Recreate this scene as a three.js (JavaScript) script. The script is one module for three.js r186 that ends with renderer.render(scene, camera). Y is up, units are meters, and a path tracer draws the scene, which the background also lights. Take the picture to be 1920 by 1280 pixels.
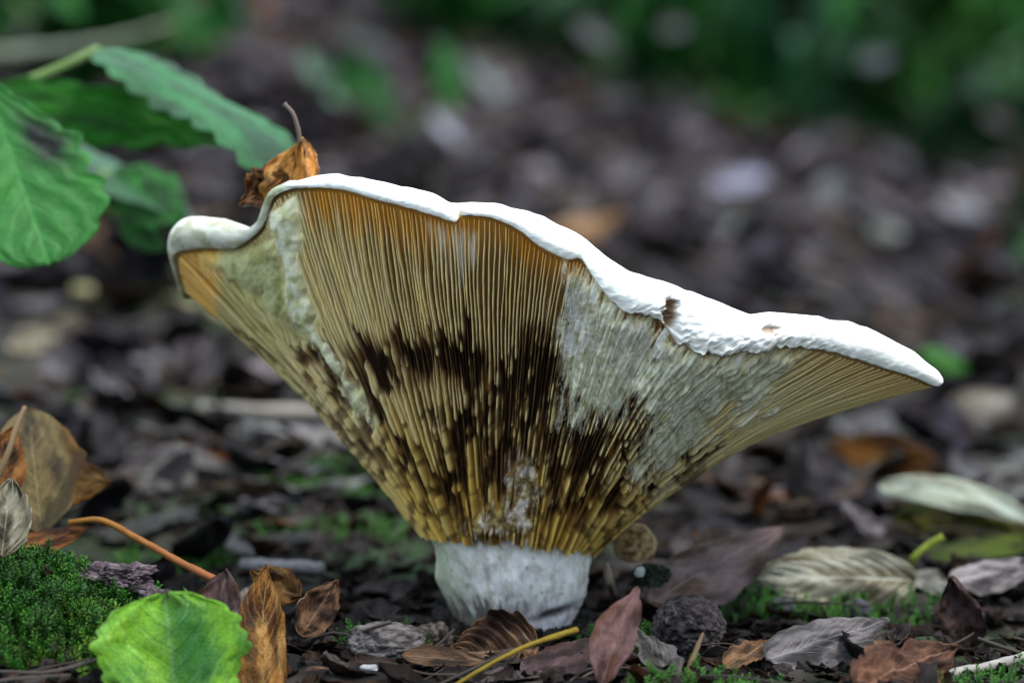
import * as THREE from 'three';
import { mergeGeometries } from 'three/addons/utils/BufferGeometryUtils.js';

// ---------------------------------------------------------------- camera, sky, sun, exposure
const scene = new THREE.Scene();
const DIST = 0.6, FPX = 6000, PITCH = 4 * Math.PI / 180, CAM_Y = 0.1028;
const camera = new THREE.PerspectiveCamera(2 * Math.atan(640 / FPX) * 180 / Math.PI, 1024 / 682, 0.02, 200);
camera.position.set(0, CAM_Y, DIST * Math.cos(PITCH));
camera.rotation.x = -PITCH;
camera.focus = 0.602;
camera.userData.fStop = 12.5;
camera.updateMatrixWorld();
const renderer = new THREE.WebGLRenderer({ antialias: true });
renderer.toneMapping = THREE.LinearToneMapping;
renderer.toneMappingExposure = 2.65;
renderer.shadowMap.enabled = true;

function makeSky() {                                                // overcast light through an opening in the canopy: brighter overhead, the horizon lifted to fill in the undersides
  const w = 64, h = 64, d = new Float32Array(w * h * 4);
  for (let y = 0; y < h; y++) {
    const el = ((y + 0.5) / h - 0.5) * Math.PI, s = Math.max(0, Math.sin(el));
    const k = 0.40 + 0.60 * Math.pow(s, 1.1);
    for (let x = 0; x < w; x++) {
      const o = (y * w + x) * 4;
      d[o] = 0.83 * k; d[o + 1] = 0.99 * k; d[o + 2] = 1.13 * k; d[o + 3] = 1;
    }
  }
  const t = new THREE.DataTexture(d, w, h, THREE.RGBAFormat, THREE.FloatType);
  t.mapping = THREE.EquirectangularReflectionMapping; t.magFilter = THREE.LinearFilter; t.needsUpdate = true;
  return t;
}
scene.background = makeSky();
scene.environment = scene.background;
scene.backgroundIntensity = 1; scene.environmentIntensity = 1;
const sun = new THREE.DirectionalLight(0xfff6ea, 1.5);
sun.position.set(1.0, 2.1, 0.75); sun.target.position.set(0, 0, 0);
sun.castShadow = true; sun.shadow.radius = 26; sun.shadow.mapSize.set(2048, 2048);
Object.assign(sun.shadow.camera, { left: -1, right: 1, top: 1, bottom: -1, near: 0.1, far: 6 });
scene.add(sun, sun.target);

// ---------------------------------------------------------------- helpers
function rng(seed) { let a = seed | 0; return () => { a = (a + 0x6d2b79f5) | 0; let t = Math.imul(a ^ (a >>> 15), 1 | a); t = (t + Math.imul(t ^ (t >>> 7), 61 | t)) ^ t; return ((t ^ (t >>> 14)) >>> 0) / 4294967296; }; }
const V3 = (x, y, z) => new THREE.Vector3(x, y, z);
const clamp = (x, a = 0, b = 1) => Math.min(b, Math.max(a, x));
const lerp = (a, b, t) => a + (b - a) * t;
const sstep = (a, b, x) => { const t = clamp((x - a) / (b - a)); return t * t * (3 - 2 * t); };
const mix3 = (a, b, t) => [lerp(a[0], b[0], t), lerp(a[1], b[1], t), lerp(a[2], b[2], t)];
function hash3(x, y, z) { let h = Math.imul(x, 374761393) ^ Math.imul(y, 668265263) ^ Math.imul(z, 2147483647 - 987654321); h = Math.imul(h ^ (h >>> 13), 1274126177); h = Math.imul(h ^ (h >>> 15), 2246822519); return ((h ^ (h >>> 16)) >>> 0) / 4294967296; }
function noise(x, y = 0, z = 0) {                                   // value noise, 0..1
  const xi = Math.floor(x), yi = Math.floor(y), zi = Math.floor(z);
  let fx = x - xi, fy = y - yi, fz = z - zi;
  fx = fx * fx * (3 - 2 * fx); fy = fy * fy * (3 - 2 * fy); fz = fz * fz * (3 - 2 * fz);
  const c = (i, j, k) => hash3(xi + i, yi + j, zi + k);
  return lerp(lerp(lerp(c(0, 0, 0), c(1, 0, 0), fx), lerp(c(0, 1, 0), c(1, 1, 0), fx), fy), lerp(lerp(c(0, 0, 1), c(1, 0, 1), fx), lerp(c(0, 1, 1), c(1, 1, 1), fx), fy), fz);
}
function fbm(x, y = 0, z = 0, oct = 4) { let s = 0, a = 0.5, n = 0; for (let i = 0; i < oct; i++) { s += a * noise(x, y, z); n += a; a *= 0.5; x = x * 2.03 + 17.1; y = y * 2.03 + 5.3; z = z * 2.03 + 9.7; } return s / n; }
const sn = (x, y, z, o) => fbm(x, y, z, o) * 2 - 1;
function cells(x, y) {                                              // distance to the two nearest scattered points
  const xi = Math.floor(x), yi = Math.floor(y); let d1 = 9, d2 = 9;
  for (let j = -1; j < 2; j++) for (let i = -1; i < 2; i++) { const px = xi + i + hash3(xi + i, yi + j, 3), py = yi + j + hash3(xi + i, yi + j, 8), d = Math.hypot(px - x, py - y); if (d < d1) { d2 = d1; d1 = d; } else if (d < d2) d2 = d; }
  return [d1, d2];
}
function sdPoly(x, y, p) {                                          // signed distance to a polygon, negative inside
  let d = 1e9, inside = false;
  for (let i = 0, j = p.length - 1; i < p.length; j = i++) {
    const [ax, ay] = p[j], [bx, by] = p[i], ex = bx - ax, ey = by - ay, t = clamp(((x - ax) * ex + (y - ay) * ey) / (ex * ex + ey * ey));
    d = Math.min(d, Math.hypot(x - ax - ex * t, y - ay - ey * t));
    if ((ay > y) !== (by > y) && x < (bx - ax) * (y - ay) / (by - ay) + ax) inside = !inside;
  }
  return inside ? -d : d;
}
const names = new Map();
function numbered(n) { const k = names.get(n) ?? 0; names.set(n, k + 1); return k ? `${n}_${String(k).padStart(3, '0')}` : n; }
function tag(o, label, category, group) { o.userData.label = label; o.userData.category = category; if (group) o.userData.group = group; return o; }
function mesh(name, g, m, parent) { const o = new THREE.Mesh(g, m); o.name = parent ? name : numbered(name); o.castShadow = o.receiveShadow = true; (parent ?? scene).add(o); return o; }
function thing(name, label, category, pos, group) { const o = new THREE.Group(); o.name = numbered(name); o.position.copy(pos); scene.add(o); return tag(o, label, category, group); }
const CP = Math.cos(PITCH), SP = Math.sin(PITCH);
function ray(px, py) { const x = (px - 960) / FPX, y = (640 - py) / FPX; return V3(x, y * CP - SP, -y * SP - CP); }
function P(px, py, z) { const r = ray(px, py), t = (z - camera.position.z) / r.z; return camera.position.clone().addScaledVector(r, t); }   // the point at depth z seen in the photograph at px, py
function gridGeo(rows, cols, colors, uvs, closed) {                 // rows of points joined into a sheet
  const nr = rows.length, nc = rows[0].length, pos = new Float32Array(nr * nc * 3), idx = [];
  rows.forEach((r, i) => r.forEach((p, j) => { const o = (i * nc + j) * 3; pos[o] = p.x; pos[o + 1] = p.y; pos[o + 2] = p.z; }));
  for (let i = 0; i < nr - 1; i++) for (let j = 0; j < nc - 1; j++) { const a = i * nc + j, b = a + 1, c = a + nc, d = c + 1; idx.push(a, b, d, a, d, c); }
  const g = new THREE.BufferGeometry();
  g.setAttribute('position', new THREE.BufferAttribute(pos, 3));
  if (colors) { const c = new Float32Array(nr * nc * 3); colors.forEach((r, i) => r.forEach((p, j) => c.set(p, (i * nc + j) * 3))); g.setAttribute('color', new THREE.BufferAttribute(c, 3)); }
  if (uvs) { const u = new Float32Array(nr * nc * 2); uvs.forEach((r, i) => r.forEach((p, j) => u.set(p, (i * nc + j) * 2))); g.setAttribute('uv', new THREE.BufferAttribute(u, 2)); }
  g.setIndex(idx); g.computeVertexNormals();
  if (closed) { const n = g.attributes.normal; for (let j = 0; j < nc; j++) { const a = V3().fromBufferAttribute(n, j).add(V3().fromBufferAttribute(n, (nr - 1) * nc + j)).normalize(); n.setXYZ(j, a.x, a.y, a.z); n.setXYZ((nr - 1) * nc + j, a.x, a.y, a.z); } }
  return g;
}
function tube(points, radius, o = {}) {                             // a bent tapering stalk; radius is a function of 0..1
  const c = new THREE.CatmullRomCurve3(points), n = o.n ?? 28, m = o.m ?? 8, fr = c.computeFrenetFrames(n, false), rows = [], seed = o.seed ?? 1;
  const rad = typeof radius === 'function' ? radius : () => radius;
  for (let i = 0; i <= n; i++) {
    const t = i / n, p = c.getPointAt(t), r = [];
    for (let k = 0; k <= m; k++) { const a = k / m * Math.PI * 2, q = rad(t) * (1 + (o.rough ?? 0.12) * sn(t * 14, Math.cos(a) * 2 + seed, Math.sin(a) * 2, 2)); r.push(p.clone().addScaledVector(fr.normals[i], Math.cos(a) * q).addScaledVector(fr.binormals[i], Math.sin(a) * q)); }
    rows.push(r);
  }
  for (const e of [0, n]) { const p = c.getPointAt(e / n); rows[e === 0 ? 'unshift' : 'push'](rows[e === 0 ? 0 : rows.length - 1].map(() => p.clone())); }
  return gridGeo(rows, 0, o.color ? rows.map((r, i) => r.map((_, k) => { const t = clamp((i - 1) / n), g = 0.6 + 0.8 * fbm(t * 26 + seed, Math.cos(k / m * 6.283) * 1.5, Math.sin(k / m * 6.283) * 1.5, 3); return o.color(t).map((v) => v * g); })) : null);
}

// ---------------------------------------------------------------- textures
function dataTex(n, f, srgb, repeat) {
  const d = new Uint8Array(n * n * 4);
  for (let y = 0; y < n; y++) for (let x = 0; x < n; x++) { const c = f((x + 0.5) / n, (y + 0.5) / n), o = (y * n + x) * 4; for (let k = 0; k < 3; k++) d[o + k] = 255 * clamp(srgb ? Math.pow(clamp(c[k]), 1 / 2.2) : c[k]); d[o + 3] = 255; }
  const t = new THREE.DataTexture(d, n, n); t.magFilter = t.minFilter = THREE.LinearFilter; t.wrapS = t.wrapT = repeat ? THREE.RepeatWrapping : THREE.ClampToEdgeWrapping;
  if (srgb) t.colorSpace = THREE.SRGBColorSpace; t.needsUpdate = true; return t;
}
function veins(u, v, count = 9, slope = 0.55) {                     // 0 on a vein .. 1 between; u is -1..1 across, v is 0..1 along
  const a = Math.abs(u), main = sstep(0.012, 0.04, a + 0.004 * noise(v * 30));
  const q = (v - a * slope * (0.6 + 0.4 * a) + 0.012 * noise(v * 20, a * 8, u > 0 ? 3 : 7)) * count + (u > 0 ? 0.35 : 0), f = Math.abs(q - Math.round(q));
  const side = sstep(0.02, 0.075, f + a * 0.02);
  const [d1, d2] = cells(u * 16 + 40, v * 42); const net = sstep(0.0, 0.14, d2 - d1);
  return [main, side, net];
}
function leafTex(seed, base, dark, light, o = {}) {
  return dataTex(o.n ?? 512, (x, v) => {
    const u = x * 2 - 1, [m, s, n] = veins(u, v, o.count, o.slope);
    const big = fbm(u * 2.2 + seed, v * 4.4, seed, 4), fine = fbm(u * 26 + seed, v * 60, 2, 3);
    let c = mix3(base, dark, sstep(0.42, 0.72, big + (o.darkMore ?? 0)));
    c = mix3(c, light, sstep(0.52, 0.85, fbm(u * 3 + 7 + seed, v * 5, 5 + seed, 4)) * (o.lightAmount ?? 0.8));
    c = c.map((q) => q * (0.72 + 0.56 * fine));
    c = mix3(c.map((q) => q * (o.vein ?? 0.6)), c, n * 0.5 + 0.5);
    c = mix3(o.veinColor ?? light, c, Math.min(m, 0.25 + 0.75 * s));
    if (o.spots) { const [d] = cells(u * 5 + seed, v * 11), [d2] = cells(u * 17 + seed, v * 36 + 3); c = c.map((q) => q * lerp(0.14, 1, Math.min(sstep(0.05, 0.2, d + 0.25 * noise(u * 30, v * 60)), sstep(0.04, 0.16, d2 + 0.3 * noise(u * 5, v * 7))))); }
    if (o.edge) c = mix3(c, o.edge, sstep(0.7, 1, Math.abs(u) + 0.3 * big));
    return c;
  }, true);
}
const TEX = {
  brown: leafTex(3, [.20, .105, .055], [.06, .03, .018], [.34, .24, .17], { count: 9 }),
  grey: leafTex(11, [.25, .225, .22], [.085, .07, .07], [.42, .39, .39], { count: 8 }),
  pale: leafTex(19, [.42, .38, .30], [.16, .12, .07], [.56, .54, .48], { count: 11, slope: 0.5, vein: 0.8 }),
  tan: leafTex(27, [.30, .19, .065], [.17, .085, .02], [.38, .27, .12], { count: 7, spots: true, edge: [.30, .13, .015] }),
  amber: leafTex(33, [.42, .19, .03], [.10, .03, .006], [.60, .38, .15], { count: 8, vein: 0.35 }),
  green: leafTex(41, [.055, .21, .035], [.04, .165, .03], [.075, .25, .06], { lightAmount: 0.5, count: 6, slope: 0.8, vein: 0.7, veinColor: [.10, .27, .08] }),
  lime: leafTex(47, [.21, .46, .025], [.09, .28, .035], [.32, .54, .04], { count: 5, slope: 0.8, vein: 0.9, veinColor: [.30, .52, .10], darkMore: 0.02 }),
  purple: leafTex(53, [.20, .12, .115], [.12, .055, .03], [.30, .20, .19], { count: 9 }),
};
const leafBump = dataTex(512, (x, v) => { const u = x * 2 - 1, [m, s, n] = veins(u, v, 9); const k = 0.35 * n + 0.35 * s + 0.15 * m + 0.35 * fbm(u * 20, v * 44, 1, 3); return [k, k, k]; });
const grain = dataTex(512, (x, y) => { const t = (a, b, f) => { const p = (q, w) => fbm(q * f, w * f, f, 4); return lerp(lerp(p(a, b), p(a - 1, b), a), lerp(p(a, b - 1), p(a - 1, b - 1), a), b); }; const k = 0.5 * t(x, y, 18) + 0.5 * t(x, y, 60); return [k, k, k]; }, false, true);
const MATS = new Map();
function leafMat(tex, tint = [1, 1, 1], o = {}) {
  const key = tex + tint + JSON.stringify(o);
  if (!MATS.has(key)) MATS.set(key, new THREE.MeshPhysicalMaterial({ map: TEX[tex], bumpMap: leafBump, bumpScale: o.bump ?? 0.0005, color: new THREE.Color().setRGB(...tint), roughness: o.rough ?? 0.7, specularIntensity: o.spec ?? 0.3, side: THREE.DoubleSide, vertexColors: true, ...(o.through ? { transmission: o.through, thickness: 0 } : {}) }));
  return MATS.get(key);
}
const plain = (r, g, b, rough = 0.8, o = {}) => new THREE.MeshPhysicalMaterial({ specularIntensity: 0.3, color: new THREE.Color().setRGB(r, g, b), roughness: rough, ...o });
const tinted = (rough = 0.85, o = {}) => new THREE.MeshPhysicalMaterial({ specularIntensity: 0.25, vertexColors: true, roughness: rough, ...o });

// ---------------------------------------------------------------- the ground
function groundY(x, z) {
  const back = Math.max(0, -z - 0.12);
  let y = back * lerp(0.018, 0.085, sstep(0.1, -0.13, x / (0.6 - z))) + 0.25 * Math.max(0, back - 5);
  y += 0.05 * sn(x * 1.3 + 9, z * 1.3, 1, 3) * clamp(back * 0.8) + 0.012 * sn(x * 7 + 3, z * 7, 2, 3) * clamp(0.25 + back * 3, 0, 1);
  y += 0.0045 * sn(x * 40, z * 40, 3, 3) + 0.0018 * sn(x * 170, z * 170, 4, 2);
  const m = Math.hypot((x + 0.102) / 0.04, (z + 0.006) / 0.032); y += 0.0178 * Math.exp(-m * m * 1.1);
  const sr = Math.hypot(x, z + 0.042); y -= 0.0022 * Math.exp(-Math.pow(x / 0.035, 2) - Math.pow((z + 0.015) / 0.025, 2)); y += 0.0008 * Math.exp(-Math.pow((sr - 0.0135) / 0.005, 2)) * (0.4 + 1.2 * noise(x * 260, z * 260, 5)); const l = Math.hypot((x + 0.12) / 0.06, (z + 0.11) / 0.08); y += 0.006 * Math.exp(-l * l);
  return y;
}
function onGround(px, py, lift = 0) {
  const r = ray(px, py), p = camera.position.clone(); let s = 0.3;
  for (let i = 0; i < 4000; i++) { p.copy(camera.position).addScaledVector(r, s); if (p.y <= groundY(p.x, p.z) + lift) break; s *= 1.0012; }
  return p;
}
{
  const axis = (lo, hi, step, end) => { const a = []; for (let v = lo; v <= hi + 1e-9; v += step) a.push(v); let s = step, v = hi; const up = []; while (v < end) { s *= 1.09; v += s; up.push(v); } s = step; v = lo; const dn = []; while (v > -end) { s *= 1.09; v -= s; dn.unshift(v); } return [...dn, ...a, ...up]; };
  const xs = axis(-0.15, 0.15, 0.0012, 60), zs = axis(-0.2, 0.05, 0.0012, 60);
  const rows = [], cols = [], uvs = [];
  for (const z of zs) {
    const r = [], c = [], u = [];
    for (const x of xs) {
      r.push(V3(x, groundY(x, z), z)); u.push([x * 12, z * 12]);
      const k = fbm(x * 60, z * 60, 7, 4), g = sstep(0.5, 0.72, fbm(x * 9 + 4, z * 9, 5, 3));
      let q = mix3([.008, .0065, .006], [.042, .034, .030], sstep(0.38, 0.72, k));
      q = mix3(q, [.03, .055, .022], g * 0.6);
      q = mix3(q, [.02, .045, .016], sstep(5, 8, -z));
      c.push(q);
    }
    rows.push(r); cols.push(c); uvs.push(u);
  }
  const g = gridGeo(rows.reverse(), 0, cols.reverse(), uvs.reverse());
  const o = mesh('ground', g, tinted(0.95, { bumpMap: grain, bumpScale: 0.0012, side: THREE.DoubleSide }));
  if (g.attributes.normal.getY(0) < 0) { const ix = g.index.array; for (let i = 0; i < ix.length; i += 3) [ix[i], ix[i + 1]] = [ix[i + 1], ix[i]]; g.computeVertexNormals(); }
  o.userData.kind = 'structure'; o.userData.label = 'dark crumbly woodland soil under the leaf litter';
}

// ---------------------------------------------------------------- leaves
const SHAPES = {
  ovate: (v) => Math.pow(Math.sin(Math.PI * Math.pow(v, 0.72)), 0.8), elliptic: (v) => Math.pow(Math.sin(Math.PI * v), 0.72), lance: (v) => Math.sin(Math.PI * Math.pow(v, 0.85)),
  round: (v) => Math.sqrt(Math.max(0, 1 - Math.pow(2 * v - 1, 2))), strip: (v) => Math.pow(Math.max(0, 1 - Math.pow(Math.abs(2 * v - 1), 6)), 0.5), fan: (v) => Math.pow(Math.sin(Math.PI * Math.pow(v, 1.6)), 0.42), obovate: (v) => Math.pow(Math.sin(Math.PI * Math.pow(v, 1.5)), 0.75),
};
function leafGeo(o) {                                               // blade along +y, width along x, face towards +z, real thickness
  const { len, wid, seed = 1, shape = 'ovate', nu = 20, nv = 40, bend = 0, cup = 0, fold = 0, wave = 0, crumple = 0, twist = 0, teeth = 0, toothed = 0, ragged = 0.15, ribs = 0, ribCount = 9, holes, th = 0.00022 } = o;
  const f = SHAPES[shape], top = [], col = [], uv = [], center = [];
  let cy = 0, cz = 0; const N = 64, cs = [[0, 0]];
  for (let i = 0; i < N; i++) { const a = bend * ((i + 0.5) / N - 0.5); cy += Math.cos(a) * len / N; cz += Math.sin(a) * len / N; cs.push([cy, cz, a]); }
  for (let j = 0; j <= nv; j++) {
    const v = j / nv, q = v * N, k = Math.min(N - 1, Math.floor(q)), y0 = lerp(cs[k][0], cs[k + 1][0], q - k), z0 = lerp(cs[k][1], cs[k + 1][1], q - k), a = bend * (v - 0.5);
    let w = f(clamp(v, 0.0008, 0.9992)) * wid / 2; const r = [], c = [], t = [];
    for (let i = 0; i <= nu; i++) {
      const u = i / nu * 2 - 1, au = Math.abs(u), side = u < 0 ? 1 : 2;
      let ww = w * (1 + ragged * sn(v * 9 + seed * 3.7, side * 5 + seed, 1, 3)) * (teeth ? 1 - toothed * (1 - Math.abs(Math.sin(Math.PI * (v * teeth + 0.3 * side)))) : 1);
      let x = u * ww, z = 0;
      if (Math.abs(cup) > 0.01) { const R = wid / 2 / cup; x = R * Math.sin(cup * u * ww / (wid / 2)); z = R * (1 - Math.cos(cup * u * ww / (wid / 2))); }
      z += fold * Math.abs(x) + wave * wid * Math.sin(v * 11 + seed + side) * au * au * 0.5;
      z += crumple * wid * (sn(u * 1.6 + seed * 5, v * 2.6 * len / wid, seed, 3) * 0.6 + sn(u * 4 + seed, v * 5 * len / wid, seed + 4, 2) * 0.22);
      if (ribs) { const qq = (v - au * 0.5 * (0.6 + 0.4 * au)) * ribCount + (u > 0 ? 0.35 : 0); z += ribs * wid * Math.abs(Math.sin(Math.PI * qq)) * Math.min(1, au * 4); }
      const tw = twist * (v - 0.5), X = x * Math.cos(tw) - z * Math.sin(tw), Z = x * Math.sin(tw) + z * Math.cos(tw);
      r.push(V3(X, y0 - Math.sin(a) * Z, z0 + Math.cos(a) * Z));
      const g = o.color ? o.color(u, v) : 0.35 + 0.75 * sstep(0.28, 0.6, fbm(u * 2.6 + seed * 7, v * 4.5, seed, 4)); c.push(Array.isArray(g) ? g : [g, g, g]); t.push([u * 0.5 * Math.min(1, 0.35 + 0.65 * ww / (wid / 2)) + 0.5, v]);
    }
    top.push(r); col.push(c); uv.push(t);
  }
  const g = gridGeo(top, 0, col, uv), n = g.attributes.normal, nc = nu + 1;
  const under = top.map((r, i) => r.map((p, j) => p.clone().addScaledVector(V3().fromBufferAttribute(n, i * nc + j), th * (n.getZ(i * nc + j) > -2 ? -1 : 1))));
  const gu = gridGeo(under.slice().reverse(), 0, col.slice().reverse(), uv.slice().reverse());
  const edge = []; for (let i = 0; i <= nv; i++) edge.push([i, nu]); for (let j = nu - 1; j >= 0; j--) edge.push([nv, j]); for (let i = nv - 1; i >= 0; i--) edge.push([i, 0]); for (let j = 1; j <= nu; j++) edge.push([0, j]);
  const ge = gridGeo([edge.map(([i, j]) => top[i][j]), edge.map(([i, j]) => under[i][j])], 0, [edge.map(([i, j]) => col[i][j]), edge.map(([i, j]) => col[i][j])], [edge.map(([i, j]) => uv[i][j]), edge.map(([i, j]) => uv[i][j])]);
  return mergeGeometries([g, gu, ge]);
}
function frameOn(a, b, n) {                                         // y from a to b, z as near n as may be
  const y = b.clone().sub(a), len = y.length(); y.normalize();
  const z = n.clone().addScaledVector(y, -n.dot(y)).normalize(), x = y.clone().cross(z);
  return { q: new THREE.Quaternion().setFromRotationMatrix(new THREE.Matrix4().makeBasis(x, y, z)), len };
}
const pt = (p) => (p.isVector3 ? p : p.length === 2 || p[2] === null ? onGround(p[0], p[1], p[3] ?? 0.003) : P(p[0], p[1], p[2]));
const depthOf = (p) => camera.position.clone().sub(p).dot(V3(0, SP, CP));
let leafSeed = 1;
function leaf(name, label, o) {                                     // a = base, b = tip, given in photo pixels (depth z in metres, or lying on the ground)
  const a = pt(o.a), b = pt(o.b), { q, len } = frameOn(a, b, V3(...(o.n ?? [0, 1, 0.35])));
  const wid = o.w * depthOf(a.clone().lerp(b, 0.5)) / FPX, geo = leafGeo({ seed: ++leafSeed, ...o, len, wid }), mat = leafMat(o.tex ?? 'brown', o.tint, o.mat);
  if (!o.stalk && !o.parent) { const m = mesh(name, geo, mat); m.position.copy(a); m.quaternion.copy(q); return tag(m, label, o.category ?? 'leaf', o.group); }
  const t = o.parent ?? thing(name, label, o.category ?? 'leaf', a, o.group), m = mesh(o.parent ? 'leaf' : 'blade', geo, mat, t);
  m.position.copy(a).sub(t.position); m.quaternion.copy(q);
  if (o.stalk) { const pts = [a, ...o.stalk.map(pt)].map((p) => p.clone().sub(t.position)); mesh('stalk', tube(pts, (s) => (o.stalkR ?? 0.0007) * (1.15 - 0.45 * s), { seed: leafSeed, n: 24 }), o.stalkMat ?? plain(.16, .11, .06), o.parent ? m : t); if (o.parent) { const s = m.children[0]; s.quaternion.copy(q).invert(); s.position.copy(m.position).negate().applyQuaternion(s.quaternion); } }
  return t;
}

// ---------------------------------------------------------------- the mushroom
// rows round the cap: low lip px, top lip px, depth in mm, angle on the stem, middle of the meridian px
const RIM = [
  [329, 482, 322, 455, -51, 176, 616, 722], [345, 471, 328, 425, -49, 172, 618, 722], [372, 468, 350, 410, -46, 168, 618, 720], [405, 466, 385, 408, -43, 164, 618, 718], [442, 467, 425, 414, -39, 160, 620, 712], [472, 448, 462, 426, -35, 156, 622, 705],
  [494, 424, 482, 412, -30, 153, 626, 700], [503, 396, 492, 384, -26, 150, 632, 695], [517, 368, 507, 356, -21, 148, 640, 690], [550, 354, 540, 338, -17, 146, 650, 684], [600, 352, 600, 330, -13, 140, 684, 688], [650, 357, 650, 328, -9, 134, 720, 700],
  [700, 372, 705, 336, -6, 128, 758, 712], [760, 388, 765, 349, -4, 122, 805, 718], [815, 404, 820, 366, -2, 116, 848, 720], [852, 416, 855, 381, -1.5, 111, 880, 720], [868, 404, 882, 381, -1, 108, 892, 720], [920, 408, 930, 383, 0, 102, 925, 720],
  [970, 430, 990, 396, 0, 95, 958, 722], [1015, 465, 1050, 420, 0, 88, 990, 728], [1060, 486, 1090, 440, 0.5, 81, 1022, 736], [1088, 486, 1115, 462, 1, 76, 1046, 744], [1105, 510, 1150, 488, 2, 73, 1060, 752], [1130, 548, 1190, 512, 3, 70, 1076, 762],
  [1165, 582, 1235, 525, 3.5, 66, 1096, 772], [1205, 590, 1265, 538, 4, 61, 1116, 782], [1240, 606, 1300, 548, 4, 56, 1134, 790], [1265, 640, 1340, 562, 4, 51, 1150, 798], [1310, 660, 1375, 578, 4, 46, 1168, 804], [1365, 662, 1410, 588, 3.5, 41, 1186, 810],
  [1410, 660, 1450, 588, 3, 36, 1204, 814], [1460, 650, 1500, 591, 2.5, 30, 1226, 812], [1530, 655, 1560, 597, 1, 23, 1262, 812], [1600, 673, 1620, 612, -1, 16, 1296, 808], [1660, 692, 1680, 640, -4, 10, 1318, 804], [1710, 708, 1725, 668, -7, 5, 1330, 802],
  [1745, 722, 1755, 693, -11, 1, 1336, 801], [1757, 724, 1765, 710, -14, -3, 1338, 800], [1735, 710, 1745, 694, -26, -16, 1326, 800], [1640, 690, 1650, 662, -50, -36, 1280, 806], [1450, 650, 1460, 620, -80, -60, 1180, 800], [1200, 590, 1205, 560, -98, -80, 1060, 760],
  [950, 520, 950, 490, -105, -95, 940, 720], [700, 480, 700, 455, -100, -118, 800, 700], [560, 500, 555, 480, -92, -138, 700, 705], [480, 530, 470, 510, -84, -150, 660, 715], [425, 548, 415, 532, -76, -160, 640, 722], [385, 553, 375, 540, -70, -168, 628, 724], [352, 560, 349, 553, -63, -175, 620, 724], [335, 520, 331, 512, -57, -180, 616, 723],
];
const NR = RIM.length;
RIM.forEach((r, i) => { if (i > 37) r[5] = r[5]; });
function rim(q) {                                                   // smooth, periodic in the row number
  const i = Math.floor(q), f = q - i, at = (k, c) => { const n = ((k % NR) + NR) % NR, t = Math.floor(k / NR); return RIM[n][c] - (c === 5 ? 360 * t : 0); };
  const out = [];
  for (let c = 0; c < 8; c++) { const a = at(i - 1, c), b = at(i, c), d = at(i + 1, c), e = at(i + 2, c), m0 = (d - a) * 0.42, m1 = (e - b) * 0.42, f2 = f * f, f3 = f2 * f; out.push((2 * f3 - 3 * f2 + 1) * b + (f3 - 2 * f2 + f) * m0 + (-2 * f3 + 3 * f2) * d + (f3 - f2) * m1); }
  return out;
}
const STEM_Z = -0.042;
const ringPx = (deg, k = 1) => { const a = deg * Math.PI / 180; return [956 + 159 * k * Math.cos(a), 1012 + 16 * Math.cos(a) + 5 * Math.sin(a), STEM_Z + 0.0161 * k * Math.sin(a)]; };
function under(q, t) {                                              // underside of the cap: photo px, py and depth
  const [lx, ly, , , z, deg, cx, cy] = rim(q), [jx, jy0, jz] = ringPx(deg), jy = jy0 + 16 * sn(q * 1.1, 3, 7, 2) + 5, zl = z / 1000, zc = lerp(jz, zl, 0.5), a = (1 - t) * (1 - t), b = 2 * t * (1 - t), c = t * t;
  return [a * jx + b * cx + c * lx, a * jy + b * cy + c * ly, a * jz + b * zc + c * zl];
}
const BASE = V3(0, groundY(0, STEM_Z), STEM_Z);
const mushroom = thing('mushroom', 'large funnel shaped white mushroom with wavy rim and brown rotting gills', 'mushroom', BASE);
const underP = (q, t) => P(...under(q, t)).sub(BASE);
function underN(q, t) {                                             // outward
  const e = 0.08, u = underP(q + e, t).sub(underP(q - e, t)), v = underP(q, Math.min(1, t + 0.01)).sub(underP(q, Math.max(0, t - 0.01)));
  return v.cross(u).normalize().negate();
}
const flip = (() => { const n = underN(19, 0.5); return n.z < 0 ? -1 : 1; })();
const outN = (q, t) => underN(q, t).multiplyScalar(flip);

const FELT = [[1062, 505], [1110, 520], [1170, 590], [1250, 620], [1300, 662], [1450, 662], [1500, 672], [1440, 752], [1340, 792], [1280, 850], [1215, 905], [1185, 880], [1225, 800], [1190, 760], [1150, 800], [1110, 760], [1080, 790], [1050, 700], [1045, 600]];
const BAND = [[500, 400], [555, 368], [566, 470], [585, 560], [628, 650], [690, 760], [706, 800], [668, 760], [612, 660], [560, 600], [540, 520], [520, 460]];
const BARE = [[345, 470], [480, 462], [520, 440], [560, 560], [590, 640], [560, 640], [480, 560], [420, 520], [380, 500]];
const FOOT = [[890, 985], [905, 955], [945, 940], [955, 880], [985, 830], [1010, 860], [1015, 930], [1000, 985], [960, 1000], [920, 1010]];
const FUZZ = [[800, 420], [830, 430], [890, 440], [886, 480], [855, 560], [840, 520], [820, 470]];
const streak = (q, t, fq, ft, s) => fbm(q * fq + s * 11.3, t * ft, s, 3);
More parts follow.
